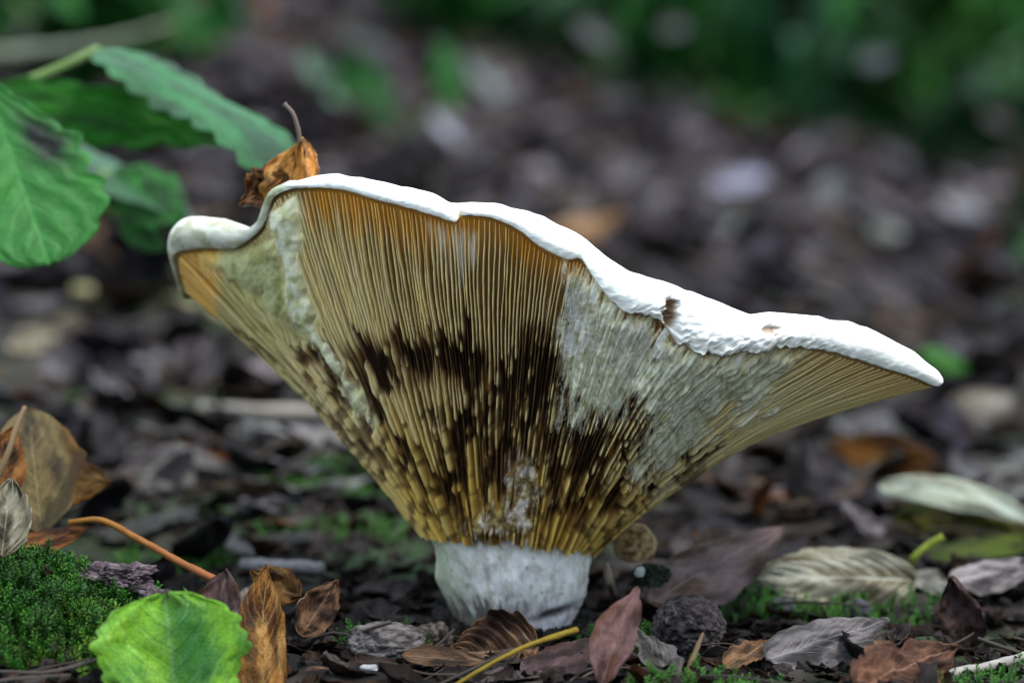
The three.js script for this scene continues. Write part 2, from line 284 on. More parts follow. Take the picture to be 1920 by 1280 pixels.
function masks(q, t, x, y) {
  const n1 = sn(x / 34, y / 34, 2, 3), n2 = streak(q, t, 5, 7, 3) * 2 - 1;
  const felt = sstep(26, -26, sdPoly(x, y, FELT) + n1 * 28 + n2 * 50), band = sstep(15, -15, sdPoly(x, y, BAND) + n1 * 16), bare = sstep(26, -26, sdPoly(x, y, BARE) + n1 * 14), foot = 0.8 * sstep(16, -16, sdPoly(x, y, FOOT) + n1 * 30 + n2 * 30 + 6), fuzz = sstep(10, -14, sdPoly(x, y, FUZZ) + n2 * 22);
  // rot: a dark bar across the middle, then mottled streaks down to the stem
  const wob = (streak(q, t, 14, 1.2, 41) - 0.5) * 70 + (streak(q, t, 1.4, 1.5, 47) - 0.5) * 110 + n1 * 20, bar = Math.exp(-Math.pow((x - 812 + n1 * 24) / 112, 4)) * Math.exp(-Math.pow((y - 646 + wob - 0.10 * Math.abs(x - 830)) / 36, 2));
  const bar2 = Math.exp(-Math.pow((x - 860) / 60, 2) - Math.pow((y - 690) / 36, 2));
  const low = sstep(560, 690, y + 0.12 * (x - 900)) * sstep(1010, 940, y) * sstep(1370, 1260, x);
  const G = (a, b, c, d) => Math.exp(-Math.pow((x - a) / c, 2) - Math.pow((y - b) / d, 2)), st = streak(q, t, 2.6, 11, 5), st2 = streak(q, t, 1.1, 5, 8);
  let rot = bar * 1.0 + bar2 * 0.6 + low * (sstep(0.455, 0.585, st * 0.36 + 0.48 * streak(q, t, 1.5 + 0.6 * sstep(1150, 1250, x), 8, 17) + 0.16 * streak(q, t, 8, 18, 51) + 0.10 * G(900, 850, 80, 80) + 0.11 * G(1085, 790, 70, 90) + 0.07 * G(690, 670, 60, 50) + 0.06 * G(960, 720, 50, 60) - 0.09 * G(815, 745, 80, 40) - 0.07 * G(770, 930, 90, 50) - 0.05 * G(1120, 940, 90, 60)) * 0.95);
  rot += 0.7 * Math.exp(-Math.pow((x - 595) / 24, 2) - Math.pow((y - 655) / 24, 2)) + 0.5 * sstep(0.56, 0.66, st) * sstep(560, 620, y) * sstep(760, 700, x) + 0.8 * sstep(0.5, 0.6, st) * Math.exp(-Math.pow((x - 1310) / 70, 2) - Math.pow((y - 830) / 40, 2));
  const comb = streak(q, t, 9, 2.5, 31); rot = clamp(rot + 0.3 * n1 * bar - bar * 1.5 * sstep(0.5, 0.75, comb) * sstep(0.5, 0.3, Math.abs(st - 0.5) * 2 + 0.2)) * (1 - felt * 0.92) * (1 - band) * (1 - foot * 0.8) * (1 - bare);
  const edge = 1 - t, amber = sstep(0.14, 0.01, edge + 0.07 * n2) * sstep(548, 600, x) * sstep(1120, 1070, x) + 0.8 * sstep(0.6, 0.9, t) * sstep(430, 395, x) + 0.35 * sstep(0.25, 0.02, edge) * sstep(1450, 1600, x);  // amber: glow of light through the thin cap margin, put into the colour
  return { felt, band, bare, foot, fuzz, rot, amber: clamp(amber), n1, n2 };
}
const bareOf = (m) => Math.max(m.felt, m.band, m.bare * 0.9, m.foot);
const COL = { cream: [.90, .77, .41], yellow: [.86, .60, .13], tan: [.24, .12, .025], amber: [.92, .46, .04], rot: [.026, .012, .006], brown: [.20, .09, .025], felt: [.74, .74, .57], feltGrey: [.66, .64, .60], green: [.52, .54, .27], olive: [.30, .28, .09] };
function paint(q, t, x, y, crest, m) {                              // colour and rot of the underside, light through the thin margin painted amber; crest 1 on a gill's edge, 0 in the gap
  const k = sstep(0.35, 0.7, streak(q, t, 7, 3, 12));
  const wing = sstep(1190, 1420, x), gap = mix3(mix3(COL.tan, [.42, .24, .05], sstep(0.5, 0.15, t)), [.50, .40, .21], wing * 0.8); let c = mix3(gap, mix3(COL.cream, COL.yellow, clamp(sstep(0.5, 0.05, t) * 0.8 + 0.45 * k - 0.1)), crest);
  c = mix3(c, COL.olive, sstep(600, 480, x + 0.35 * (640 - y)) * 0.55 * (1 - m.amber));
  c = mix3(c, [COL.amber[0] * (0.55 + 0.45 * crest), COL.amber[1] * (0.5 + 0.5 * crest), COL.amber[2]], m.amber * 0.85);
  c = mix3(c, [.78, .74, .62], m.fuzz * sstep(0.3, 0.6, streak(q, t, 10, 6, 61)) * 0.85);
  const f = fbm(x / 9, y / 14, 3, 4);
  let w = mix3(COL.felt, COL.feltGrey, sstep(0.4, 0.65, fbm(x / 60, y / 90, 6, 2)));
  w = mix3(w, [.34, .30, .13], sstep(0.50, 0.72, f) * 0.75); w = mix3(w, [.30, .24, .09], sstep(70, 5, y - (470 + 0.42 * (x - 1060))) * 0.6 * m.felt);
  c = mix3(c, w, m.felt);
  c = mix3(c, mix3(COL.green, COL.felt, sstep(0.3, 0.6, f)), m.band); c = mix3(c, mix3([.33, .32, .12], COL.green, sstep(0.35, 0.65, fbm(x / 22, y / 30, 4, 3))), m.bare * (1 - m.band) * (1 - 0.8 * m.amber));
  c = mix3(c, mix3([.50, .47, .50], [.07, .05, .04], sstep(0.44, 0.60, fbm(x / 14, y / 14, 9, 3))), m.foot);
  const rr = m.rot * (1 - 0.38 * crest * sstep(0.42, 0.6, streak(q, t, 11, 8, 71))), r = sstep(0.25, 0.9, rr); c = mix3(c, COL.brown, sstep(0.05, 0.5, rr) * 0.85); c = mix3(c, COL.rot, r);
  c = mix3(c, [.07, .032, .012], sstep(0.56, 0.66, fbm(x / 13 + 3, y / 24, 14, 3)) * sstep(690, 780, y) * 0.75 * (1 - m.felt) * sstep(1370, 1290, x));
  return c;
}
// ---- rows of the sheets
const QS = [];
for (let i = 0; i < NR; i++) { const a = rim(i), b = rim(i + 1), n = Math.max(2, Math.ceil(Math.hypot(a[0] - b[0], a[1] - b[1], (a[4] - b[4]) * 10) / (i < 38 ? 3.2 : 22))); for (let k = 0; k < n; k++) QS.push(i + k / n); }
QS.push(NR);
const capMat = new THREE.MeshPhysicalMaterial({ vertexColors: true, roughness: 0.7, specularIntensity: 0.35, side: THREE.DoubleSide, bumpMap: grain, bumpScale: 0.0002, sheen: 0.1, sheenRoughness: 0.7 });
{
  const rows = [], cols = [], uvs = [], NT = 200;
  for (const q of QS) {
    const r = [], c = [], u = [];
    for (let j = 0; j <= NT; j++) {
      const t = Math.min(1, j / NT * 1.03), tuck = Math.max(0, j / NT * 1.03 - 1) / 0.03, [x, y, z] = under(q, t), m = masks(q, t, x, y), p = P(x, y, z).sub(BASE), n = outN(q, t), b = bareOf(m);
      const lump = sn(x / 40, y / 60, 5, 3), fine = sn(x / 4, y / 5, 6, 3), str = streak(q, t, 12, 9, 21) * 2 - 1, top = sstep(1.0, 0.93, t);
      p.addScaledVector(n, b * (0.0008 + 0.0008 * lump + 0.00016 * fine + 0.0009 * str * m.felt) * top + m.band * 0.0010 * top + m.foot * (0.0006 + 0.0003 * fine) - 0.0004 * (1 - b));
      if (tuck > 0) { const e = rim(q), k = clamp(Math.hypot(e[0] - e[2], e[1] - e[3]) / 60); p.addScaledVector(n, -0.0025 * tuck * k); p.y += 0.0012 * tuck * k; }
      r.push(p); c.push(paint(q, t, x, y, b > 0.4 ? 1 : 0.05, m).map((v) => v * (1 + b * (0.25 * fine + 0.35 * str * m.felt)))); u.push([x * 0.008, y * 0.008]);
    }
    rows.push(r); cols.push(c); uvs.push(u);
  }
  const under_ = mesh('cap', gridGeo(rows, 0, cols, uvs, true), capMat, mushroom);
  // ---- gills: ridges with a height and thickness of their own, along the meridians
  const R = rng(5), gm = new THREE.MeshPhysicalMaterial({ vertexColors: true, roughness: 0.5, specularIntensity: 0.5, side: THREE.DoubleSide });
  let walked = 0, next = 0, made = 0, prev = underP(-1.5, 0.62);
  for (let q = -1.5; q < 38.4; q += 0.004) {
    const here = underP(q, 0.62); walked += here.distanceTo(prev); prev = here;
    if (walked < next) continue;
    const step = 0.00072 * (0.8 + 0.4 * R()); next = walked + step; const kind = made % 4, off = R() * 100, jit = (R() - 0.5) * 0.05, tall = 0.8 + 0.4 * R(); made++;
    const t0 = kind === 0 ? 0.0 : kind === 2 ? 0.16 + 0.16 * R() : 0.34 + 0.2 * R(), t1 = 0.99, NG = Math.round(120 * (t1 - t0));
    const rws = [], cls = []; let most = 0;
    for (let j = 0; j <= NG; j++) {
      const t = lerp(t0, t1, j / NG), qq = q + jit + 0.05 * sn(t * 5 + off, 1, 2, 2) + 0.09 * sn(t * 4 + q * 0.35, q * 0.5, 2, 2) + 0.016 * sn(t * 22 + off, 4, 2, 2), [x, y, z] = under(qq, t), m = masks(qq, t, x, y), b = bareOf(m);
      const p = P(x, y, z).sub(BASE), n = outN(qq, t), p2 = underP(qq + 0.02, t), side = p2.sub(p).normalize(); side.addScaledVector(n, -side.dot(n)).normalize();
      const eaten = sstep(0.3, 0.9, m.rot), near = Math.sin(Math.PI * clamp((t - t0) / (t1 - t0) * 0.9 + 0.08));
      const h = (1 - sstep(0.25, 0.7, b)) * tall * Math.pow(near, 0.6) * (0.0015 + 0.0008 * (1 - t)) * (1 - 0.5 * eaten) * (1 - 0.68 * sstep(1210, 1440, x)) * (1 - 0.5 * m.fuzz) * (1 + 0.14 * sn(t * 40 + off, 2, 3, 2)) * lerp(1, 0.55, sstep(0.86, 1, t)), w = 0.00020 * lerp(1.5, 0.85, t) * (1 + 0.35 * sn(t * 18 + off, 6, 1, 2));
      most = Math.max(most, h); p.addScaledVector(n, -0.0005);
      const at = (a, k) => p.clone().addScaledVector(side, a * w).addScaledVector(n, (h + 0.0005) * k), lean = 0.25 * sn(t * 6 + off, 8, 1, 2);
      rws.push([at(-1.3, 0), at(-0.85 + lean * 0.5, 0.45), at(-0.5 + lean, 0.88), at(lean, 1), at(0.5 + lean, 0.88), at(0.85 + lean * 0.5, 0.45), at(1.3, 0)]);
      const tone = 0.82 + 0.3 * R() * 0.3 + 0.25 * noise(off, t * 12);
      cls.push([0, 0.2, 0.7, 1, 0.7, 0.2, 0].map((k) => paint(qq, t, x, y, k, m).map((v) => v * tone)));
    }
    if (most < 0.0003) continue;
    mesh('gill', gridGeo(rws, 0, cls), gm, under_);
  }
  console.log('gills', under_.children.length);
}
{
  const R = rng(61), list = [], M = new THREE.Matrix4(), hair = tube([V3(0, 0, 0), V3(0.12, 0.35, 0.02), V3(-0.05, 0.7, 0.1), V3(0.12, 1, 0.05)], (t) => 0.026 - 0.015 * t, { n: 5, m: 3, rough: 0 });
  for (let i = 0; i < 60000 && list.length < 3800; i++) {
    const q = 1 + R() * 33, t = 0.15 + 0.85 * R(), [x, y, z] = under(q, t), m = masks(q, t, x, y), b = Math.max(m.felt, m.band, m.bare * 0.5, m.foot * 0.6); if (R() > b - 0.1) continue;
    const n = outN(q, t), p = P(x, y, z).sub(BASE).addScaledVector(n, 0.0007), d = V3((R() - 0.5) * 0.8, -0.7 * R() - 0.2, (R() - 0.5) * 0.5).normalize().addScaledVector(n, 0.1 + 0.3 * R()).normalize(), L = 0.0006 + 0.0012 * R();
    list.push([M.clone().compose(p, new THREE.Quaternion().setFromUnitVectors(V3(0, 1, 0), d), V3(L * 0.9, L, L * 0.9)), 0.7 + 0.5 * R()]);
  }
  const im = new THREE.InstancedMesh(hair, new THREE.MeshStandardMaterial({ color: 0xffffff, roughness: 0.9 }), list.length), c = new THREE.Color();
  list.forEach(([mm, k], i) => { im.setMatrixAt(i, mm); im.setColorAt(i, c.setRGB(.60 * k, .63 * k, .52 * k)); }); im.name = 'felt_fibre'; im.userData.kind = 'stuff'; im.castShadow = im.receiveShadow = true; mushroom.add(im);
}
// ---- the white margin and the upper side
{
  const rows = [], cols = [], uvs = [], NM = 30, NI = 16, C = P(930, 640, -0.05).sub(BASE), lowC = P(940, 720, -0.05).sub(BASE);
  for (const q of QS) {
    const [lx, ly, tx, ty, z] = rim(q), L = P(lx, ly, z / 1000).sub(BASE), T = P(tx, ty, z / 1000 - 0.0015).sub(BASE), r = [], c = [], u = [];
    const out = L.clone().sub(C).setY(0).normalize().add(V3(0, 0, q < 38 ? 0.5 : 0)).normalize(), h = L.distanceTo(T), rough = Math.exp(-Math.pow((lx - 1340) / 170, 2));
    r.push(L.clone().addScaledVector(out, -0.0022).add(V3(0, 0.0012, 0))); c.push([.5, .42, .25]); u.push([lx * 0.008, ly * 0.008]);
    for (let k = 0; k <= NM; k++) {
      const m = k / NM, x = lerp(lx, tx, m), y = lerp(ly, ty, m), p = L.clone().lerp(T, m), bulge = Math.pow(Math.sin(Math.PI * clamp(m * 0.86 + 0.1)), 0.75) - 0.25;
      p.addScaledVector(out, Math.min(0.0034, h * 0.42) * bulge * (1 - 0.55 * sstep(470, 495, lx) * sstep(560, 535, lx)) + 0.0003);
      const lump = sn(x / 38, y / 38, 4, 3), fine = sn(x / 7, y / 7, 8, 3), edge = Math.exp(-m * m * 14);
      p.addScaledVector(out, 0.00022 * lump + (0.00002 + 0.00030 * rough) * fine + (0.00012 + 0.0004 * rough) * edge * fine).addScaledVector(V3(0, 1, 0), edge * (0.0001 + 0.0010 * rough) * sn(x / 9, 3, 5, 3) + 0.0005 * sn(x / 30, 8, 1, 2) * m);
      const pit = clamp(1.5 * Math.exp(-Math.pow((x - 1250 + 9 * fine) / 11, 2) - Math.pow((y - 584 + 8 * lump) / 26, 2)) - 0.15), pit2 = Math.exp(-Math.pow((x - 1430 + 12 * fine) / 12, 2) - Math.pow((y - 618) / 9, 2)), notch = Math.exp(-Math.pow((x - 862) / 7, 2) - Math.pow((y - 402) / 14, 2));
      p.addScaledVector(out, -0.0026 * pit - 0.001 * pit2 - 0.0012 * notch);
      let w = mix3([.86, .87, .86], [.78, .77, .70], edge * 0.5); w = w.map((v) => v * (1 + 0.06 * fine));
      w = mix3(w, [.15, .075, .02], clamp(pit * 2.2) * 0.95); w = mix3(w, [.25, .14, .07], clamp(pit2 * 1.4) * 0.85); w = mix3(w, [.55, .42, .18], notch * 0.7);
      const sp = sstep(0.62, 0.74, fbm(x / 11, y / 8, 12, 3)) * sstep(1230, 1300, x) * sstep(1600, 1480, x); w = mix3(w, [.52, .40, .30], sp * 0.55);
      w = mix3(w, [.55, .28, .04], sstep(375, 350, lx) * sstep(474, 484, ly)); const lf = sstep(548, 520, x); w = mix3(w, mix3([.58, .58, .48], [.34, .33, .19], sstep(0.42, 0.66, fbm(x / 16, y / 12, 3, 4))), lf * 0.85);
      w = mix3(w, mix3([.22, .24, .09], [.46, .50, .28], sstep(0.3, 0.7, fbm(x / 10, y / 10, 7, 3))), lf * sstep(465, 505, x - 30 * (1 - m)) * 0.85);
      r.push(p); c.push(w); u.push([x * 0.008, y * 0.008]);
    }
    const last = r[r.length - 1];
    for (let k = 1; k <= NI; k++) { const m = k / NI, a = (1 - m) * (1 - m), b = 2 * m * (1 - m), d = m * m, mid = last.clone().lerp(lowC, 0.45).setY(lerp(last.y, lowC.y, 0.25)); r.push(last.clone().multiplyScalar(a).addScaledVector(mid, b).addScaledVector(lowC, d)); c.push([.78, .77, .72]); u.push([tx * 0.008, ty * 0.008 + m]); }
    rows.push(r); cols.push(c); uvs.push(u);
  }
  mesh('rim', gridGeo(rows, 0, cols, uvs, true), new THREE.MeshPhysicalMaterial({ vertexColors: true, roughness: 0.62, side: THREE.DoubleSide, bumpMap: grain, bumpScale: 0.00012, sheen: 0.3, sheenRoughness: 0.8 }), mushroom);
}
// ---- the stem
{
  const rows = [], cols = [], uvs = [], NA = 220, NH = 90;
  for (let i = 0; i <= NA; i++) {
    const a = 180 - i / NA * 360, r = [], c = [], u = [];
    for (let j = 0; j <= NH; j++) {
      const h = j / NH, e = 1 - 0.30 * sstep(0, 1, h) - 0.03 * Math.sin(h * 9), ar = a * Math.PI / 180, x0 = 956 + 159 * e * 0.985 * Math.cos(ar) + 8 * h, y = 988 + 218 * h + (16 * Math.cos(ar) + 5 * Math.sin(ar)) * (1 - h), z = STEM_Z + 0.0159 * e * Math.sin(ar);
      const p = P(x0, y, z).sub(BASE), o = V3(Math.cos(ar), 0, Math.sin(ar)), cx = Math.cos(ar) * 5, cz = Math.sin(ar) * 5;
      p.addScaledVector(o, 0.0010 * sn(cx, h * 4, cz, 3) + 0.00012 * sn(cx * 8, h * 9, cz * 8, 3) + 0.0003 * Math.sin(i * 0.9 + 3 * noise(h * 3, i * 0.1)) * sstep(0.3, 0.1, h));
      let w = mix3([.72, .72, .72], [.58, .58, .58], fbm(cx * 2, h * 6, cz * 2, 3)); w = mix3(w, [.30, .36, .24], sstep(-0.35, -0.95, Math.cos(ar)) * 0.8);
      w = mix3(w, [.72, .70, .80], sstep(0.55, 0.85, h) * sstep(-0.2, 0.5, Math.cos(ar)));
      w = mix3(w, [.34, .22, .07], sstep(0.28, 0.1, h + 0.16 * noise(cx * 6, 2, cz * 6)) * 0.55 * (0.4 + 0.6 * noise(cx * 14, h * 3, cz * 14))); const [d] = cells(cx * 3.2 + 20, h * 9), big = noise(cx * 2, h * 5, 4); w = mix3(w, [.07, .055, .04], sstep(0.22, 0.06, d + 0.1 * noise(cx * 9, h * 30, cz * 9)) * sstep(0.52, 0.68, big) * 0.9); w = mix3(w, [.30, .27, .22], sstep(0.5, 0.7, fbm(cx * 3 + 8, h * 12, cz * 3, 3)) * 0.5);
      w = mix3(w, [.36, .30, .22], sstep(0.5, 0.72, fbm(cx * 4, h * 4, cz * 4, 4)) * 0.4); const gash = Math.exp(-Math.pow((x0 - 1040 + (y - 1150) * 1.2) / 24, 2) - Math.pow((y - 1150 + (x0 - 1040) * 0.25) / 8, 2)) * (Math.sin(ar) > 0 ? 1 : 0); w = mix3(w, [.05, .045, .05], clamp(gash * 1.3)); p.addScaledVector(o, -0.0015 * gash);
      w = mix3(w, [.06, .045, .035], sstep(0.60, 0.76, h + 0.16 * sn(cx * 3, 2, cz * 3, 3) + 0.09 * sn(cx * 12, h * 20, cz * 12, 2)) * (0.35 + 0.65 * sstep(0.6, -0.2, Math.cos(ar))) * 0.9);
      r.push(p); c.push(w); u.push([i / NA * 3, h]);
    }
    rows.push(r); cols.push(c); uvs.push(u);
  }
  mesh('stem', gridGeo(rows, 0, cols, uvs, true), new THREE.MeshPhysicalMaterial({ vertexColors: true, roughness: 0.75, side: THREE.DoubleSide, bumpMap: grain, bumpScale: 0.00022 }), mushroom);
}
// ---------------------------------------------------------------- litter, soil and moss too many to count
function scatter(name, label, geo, mat, list) {                     // list of [position, quaternion, scale vector, colour]
  const im = new THREE.InstancedMesh(geo, mat, list.length), M = new THREE.Matrix4(), c = new THREE.Color();
  list.forEach(([p, q, s, k], i) => { im.setMatrixAt(i, M.compose(p, q, s)); if (k) im.setColorAt(i, c.setRGB(...k)); });
  im.name = numbered(name); im.castShadow = im.receiveShadow = true; im.userData.kind = 'stuff'; im.userData.label = label; scene.add(im); return im;
}
const EU = (x, y, z) => new THREE.Quaternion().setFromEuler(new THREE.Euler(x, y, z, 'YXZ'));
const nearStem = (x, z, r) => Math.hypot(x + 0.0, z - STEM_Z) < r;
const onMoss = (x, z) => { const m = Math.hypot((x + 0.104) / 0.048, (z - 0.002) / 0.034); return m < 1 + 0.2 * sn(x * 60, z * 60, 2, 2); };
{
  const R = rng(77), kinds = [['grey', 'ovate'], ['brown', 'elliptic'], ['purple', 'ovate'], ['grey', 'lance']], lists = kinds.map(() => []);
  for (let i = 0; i < 15000; i++) {
    const d = 0.66 + Math.pow(R(), 0.62) * 5.6, tilt = 1.5, x = (R() - 0.5) * d * 0.72, z = 0.6 - d; if (nearStem(x, z, 0.03)) continue;
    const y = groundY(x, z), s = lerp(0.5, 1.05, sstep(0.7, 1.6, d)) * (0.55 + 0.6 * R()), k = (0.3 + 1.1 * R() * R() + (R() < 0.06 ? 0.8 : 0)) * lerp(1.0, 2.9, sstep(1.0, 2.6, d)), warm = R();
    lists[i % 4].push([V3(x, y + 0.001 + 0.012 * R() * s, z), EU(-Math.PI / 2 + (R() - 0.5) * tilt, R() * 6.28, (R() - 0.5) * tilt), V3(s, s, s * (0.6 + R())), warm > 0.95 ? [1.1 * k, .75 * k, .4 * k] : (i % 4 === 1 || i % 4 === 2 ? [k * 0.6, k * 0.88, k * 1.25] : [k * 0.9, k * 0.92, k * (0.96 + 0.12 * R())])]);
  }
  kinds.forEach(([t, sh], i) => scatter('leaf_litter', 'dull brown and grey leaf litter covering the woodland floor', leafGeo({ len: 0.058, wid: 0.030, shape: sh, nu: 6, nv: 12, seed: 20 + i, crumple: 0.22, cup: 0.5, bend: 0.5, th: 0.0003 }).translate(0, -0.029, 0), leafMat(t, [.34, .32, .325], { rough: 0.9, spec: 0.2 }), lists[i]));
  // crumbs of soil and shreds of leaf close by
  const crumb = (seed) => { const g = new THREE.IcosahedronGeometry(1, 2), p = g.attributes.position; for (let i = 0; i < p.count; i++) { const v = V3().fromBufferAttribute(p, i), k = 0.45 + 1.1 * fbm(v.x * 1.9 + seed, v.y * 1.9, v.z * 1.9, 3); p.setXYZ(i, v.x * k, v.y * k * 0.8, v.z * k); } g.computeVertexNormals(); return g; };
  for (let s = 0; s < 3; s++) {
    const l = [];
    for (let i = 0; i < 1500; i++) { const z = 0.045 - Math.pow(R(), 1.3) * 0.42, x = (R() - 0.5) * (0.6 - z) * 0.46; if (nearStem(x, z, 0.011)) continue; const r = 0.0003 + 0.0014 * Math.pow(R(), 4), k = 0.5 + R(); l.push([V3(x, groundY(x, z) + r * 0.3, z), EU(R() * 6, R() * 6, R() * 6), V3(r * (0.8 + 0.6 * R()), r, r), [.020 * k, .017 * k, .016 * k]]); }
    for (let i = 0; i < 260; i++) { const a = R() * 6.28, d = 0.0112 + 0.006 * R() * R(), x = Math.cos(a) * d, z = STEM_Z + Math.sin(a) * d, r = 0.0004 + 0.0012 * R() * R(), k = 0.5 + R(); l.push([V3(x, groundY(x, z) + r * 0.4, z), EU(R() * 6, R() * 6, R() * 6), V3(r * 1.2, r, r), [.022 * k, .018 * k, .017 * k]]); }
    scatter('soil_crumbs', 'dark crumbs of soil scattered round the mushroom', crumb(s * 5 + 1), plain(1, 1, 1, 0.9, { bumpMap: grain, bumpScale: 0.0005 }), l);
  }
  const sl = [[], [], []];
  for (let i = 0; i < 2800; i++) { const z = 0.045 - Math.pow(R(), 1.1) * 0.36, x = (R() - 0.5) * (0.6 - z) * 0.46; if (nearStem(x, z, 0.016) || (onMoss(x, z) && R() < 0.78)) continue; const s = 0.12 + 0.48 * R() * R() * R(), k = 0.3 + 1.0 * R() * R(); sl[i % 3].push([V3(x, groundY(x, z) + 0.0004 + 0.0012 * R(), z), EU(-Math.PI / 2 + (R() - 0.5) * 1.0, R() * 6.28, (R() - 0.5) * 1.6), V3(s * (0.5 + R()), s, s), R() > 0.9 ? [k * 1.3, k * 0.75, k * 0.4] : (i % 3 === 0 ? [k, k * 0.98, k * 1.05] : [k * 0.75, k * 0.85, k * 0.9])]); }
  [['grey', 'strip'], ['brown', 'ovate'], ['purple', 'lance']].forEach(([t, sh], i) => scatter('leaf_shreds', 'small torn shreds of dead leaf lying on the soil', leafGeo({ len: 0.05, wid: 0.026, shape: sh, nu: 6, nv: 10, seed: 60 + i, crumple: 0.35, cup: 0.8, bend: 0.9, ragged: 0.4, th: 0.0004 }).translate(0, -0.025, 0), leafMat(t, [.30, .265, .25], { rough: 0.85, spec: 0.25 }), sl[i]));
  // fine twigs and rootlets
  const tw = [];
  for (let i = 0; i < 150; i++) { const z = 0.045 - R() * 0.3, x = (R() - 0.5) * (0.6 - z) * 0.46; if (nearStem(x, z, 0.02)) continue; const L = 0.012 + 0.03 * R(), k = 0.5 + R(); tw.push([V3(x, groundY(x, z) + 0.0015 + 0.002 * R(), z), EU(Math.PI / 2 + (R() - 0.5) * 0.5, R() * 6.28, 0), V3(L, L, L), [.055 * k, .046 * k, .04 * k]]); }
  scatter('twig_bits', 'thin broken twigs and rootlets lying on the soil', tube([V3(0, -0.5, 0), V3(0.06, -0.2, 0.03), V3(-0.03, 0.15, 0), V3(0.05, 0.5, 0.04)], (t) => 0.012 - 0.007 * t, { n: 12, m: 5 }), plain(1, 1, 1, 0.85), tw);
  // moss
  const shoot = (seed) => { const r = rng(seed), gs = []; for (let i = 0; i < 26; i++) { const h = i / 25, a = i * 2.4 + r(), L = lerp(0.26, 0.12, h), w = L * 0.34, up = lerp(0.15, 0.8, h), y = 0.1 + h * 0.85, c = Math.cos(a), s = Math.sin(a); const P0 = [c * 0.02, y, s * 0.02], P1 = [c * L * 0.55 - s * w, y + up * L * 0.55, s * L * 0.55 + c * w], P2 = [c * L, y + up * L * 0.9, s * L], P3 = [c * L * 0.55 + s * w, y + up * L * 0.55, s * L * 0.55 - c * w]; const g = new THREE.BufferGeometry(); g.setAttribute('position', new THREE.BufferAttribute(new Float32Array([...P0, ...P1, ...P2, ...P0, ...P2, ...P3]), 3)); g.computeVertexNormals(); gs.push(g); } const st = new THREE.CylinderGeometry(0.02, 0.03, 1, 4, 1, true).translate(0, 0.45, 0).toNonIndexed(); st.deleteAttribute('uv'); gs.push(st); return mergeGeometries(gs); };
  const mossMat = new THREE.MeshPhysicalMaterial({ color: 0xffffff, roughness: 0.55, side: THREE.DoubleSide, specularIntensity: 0.3, transmission: 0.3, thickness: 0 });
  const ml = [[], [], []];
  for (let i = 0; i < 60000 && ml[0].length < 3600; i++) { const x = -0.165 + R() * 0.125, z = -0.055 + R() * 0.105; if (!onMoss(x, z) || (noise(x * 110, z * 110, 21) < 0.3 && R() < 0.8)) continue; const k = 0.45 + 0.9 * Math.pow(R(), 1.5) * (0.5 + noise(x * 120, z * 120, 3)), s = 0.0020 + 0.0046 * R() * R() + 0.002 * noise(x * 260, z * 260, 9), yel = noise(x * 90, z * 90, 6); ml[i % 3].push([V3(x, groundY(x, z) - 0.0012 + 0.003 * (noise(x * 150, z * 150, 12) - 0.5), z), EU((R() - 0.5) * 1.1, R() * 6.28, (R() - 0.5) * 1.1), V3(s, s, s), [(.026 + .11 * yel * yel * R()) * k, (.10 + .07 * yel) * k, .009 * k]]); }
  for (const [px, py, rr, n] of [[600, 930, 0.016, 260], [560, 880, 0.014, 120], [330, 1080, 0.01, 160], [640, 1010, 0.012, 100], [1470, 1140, 0.012, 160], [1330, 1290, 0.01, 90], [1650, 1150, 0.012, 110], [1180, 1200, 0.008, 80], [1900, 1290, 0.012, 80], [560, 780, 0.016, 80], [250, 760, 0.02, 80], [720, 1230, 0.008, 50]]) { const c = onGround(px, py); for (let i = 0; i < n; i++) { const a = R() * 6.28, r = Math.sqrt(R()) * rr, x = c.x + Math.cos(a) * r * 1.5, z = c.z + Math.sin(a) * r, k = 0.5 + R(), s = 0.003 + 0.003 * R(); if (!nearStem(x, z, 0.014)) ml[i % 3].push([V3(x, groundY(x, z) - 0.001, z), EU((R() - 0.5) * 1.2, R() * 6.28, (R() - 0.5) * 1.2), V3(s, s, s), [.05 * k, .15 * k, .02 * k]]); } }
  ml.forEach((l, i) => scatter('moss', 'vivid green moss on the mound and in small tufts on the soil', shoot(i + 3), mossMat, l));
}

// ---------------------------------------------------------------- the leaf on the cap
{
  const z = -0.030, t = thing('dead_leaf', 'crumpled amber dead leaf with thin curved stalk caught on the mushroom rim', 'leaf', P(562, 262, z));
  const part = (a, b, w, n, o) => { const A = pt(a), B = pt(b), { q, len } = frameOn(A, B, V3(...n)), m = mesh('blade', leafGeo({ seed: ++leafSeed, nu: 30, nv: 50, len, wid: w * depthOf(A) / FPX, ...o }), leafMat(o.tex ?? 'amber', o.tint, { through: 0.3, bump: 0.0008, rough: 0.5 }), t); m.position.copy(A).sub(t.position); m.quaternion.copy(q); };
  part([566, 258, z], [520, 405, z - 0.004], 96, [-0.25, 0.1, 1], { shape: 'obovate', fold: 0.35, crumple: 0.20, ragged: 0.25, cup: 0.3, tint: [1.9, 1.75, 1.5] });
  part([570, 262, z], [592, 390, z - 0.006], 62, [0.55, 0.1, 0.8], { shape: 'elliptic', fold: -0.4, crumple: 0.25, ragged: 0.25, tint: [1.9, 1.7, 1.6] });
  part([540, 330, z - 0.002], [450, 385, z - 0.004], 80, [-0.2, 0.4, 1], { shape: 'ovate', fold: 0.4, crumple: 0.4, ragged: 0.5, tint: [.55, .42, .32] });
  const sp = [[562, 264, z], [557, 236, z + 0.001], [548, 211, z + 0.001], [533, 195, z]].map(pt).map((p) => p.sub(t.position));
  mesh('stalk', tube(sp, (s) => 0.00042 * (1.2 - 0.35 * s + 0.5 * sstep(0.93, 1, s))), plain(.12, .095, .08), t);
}

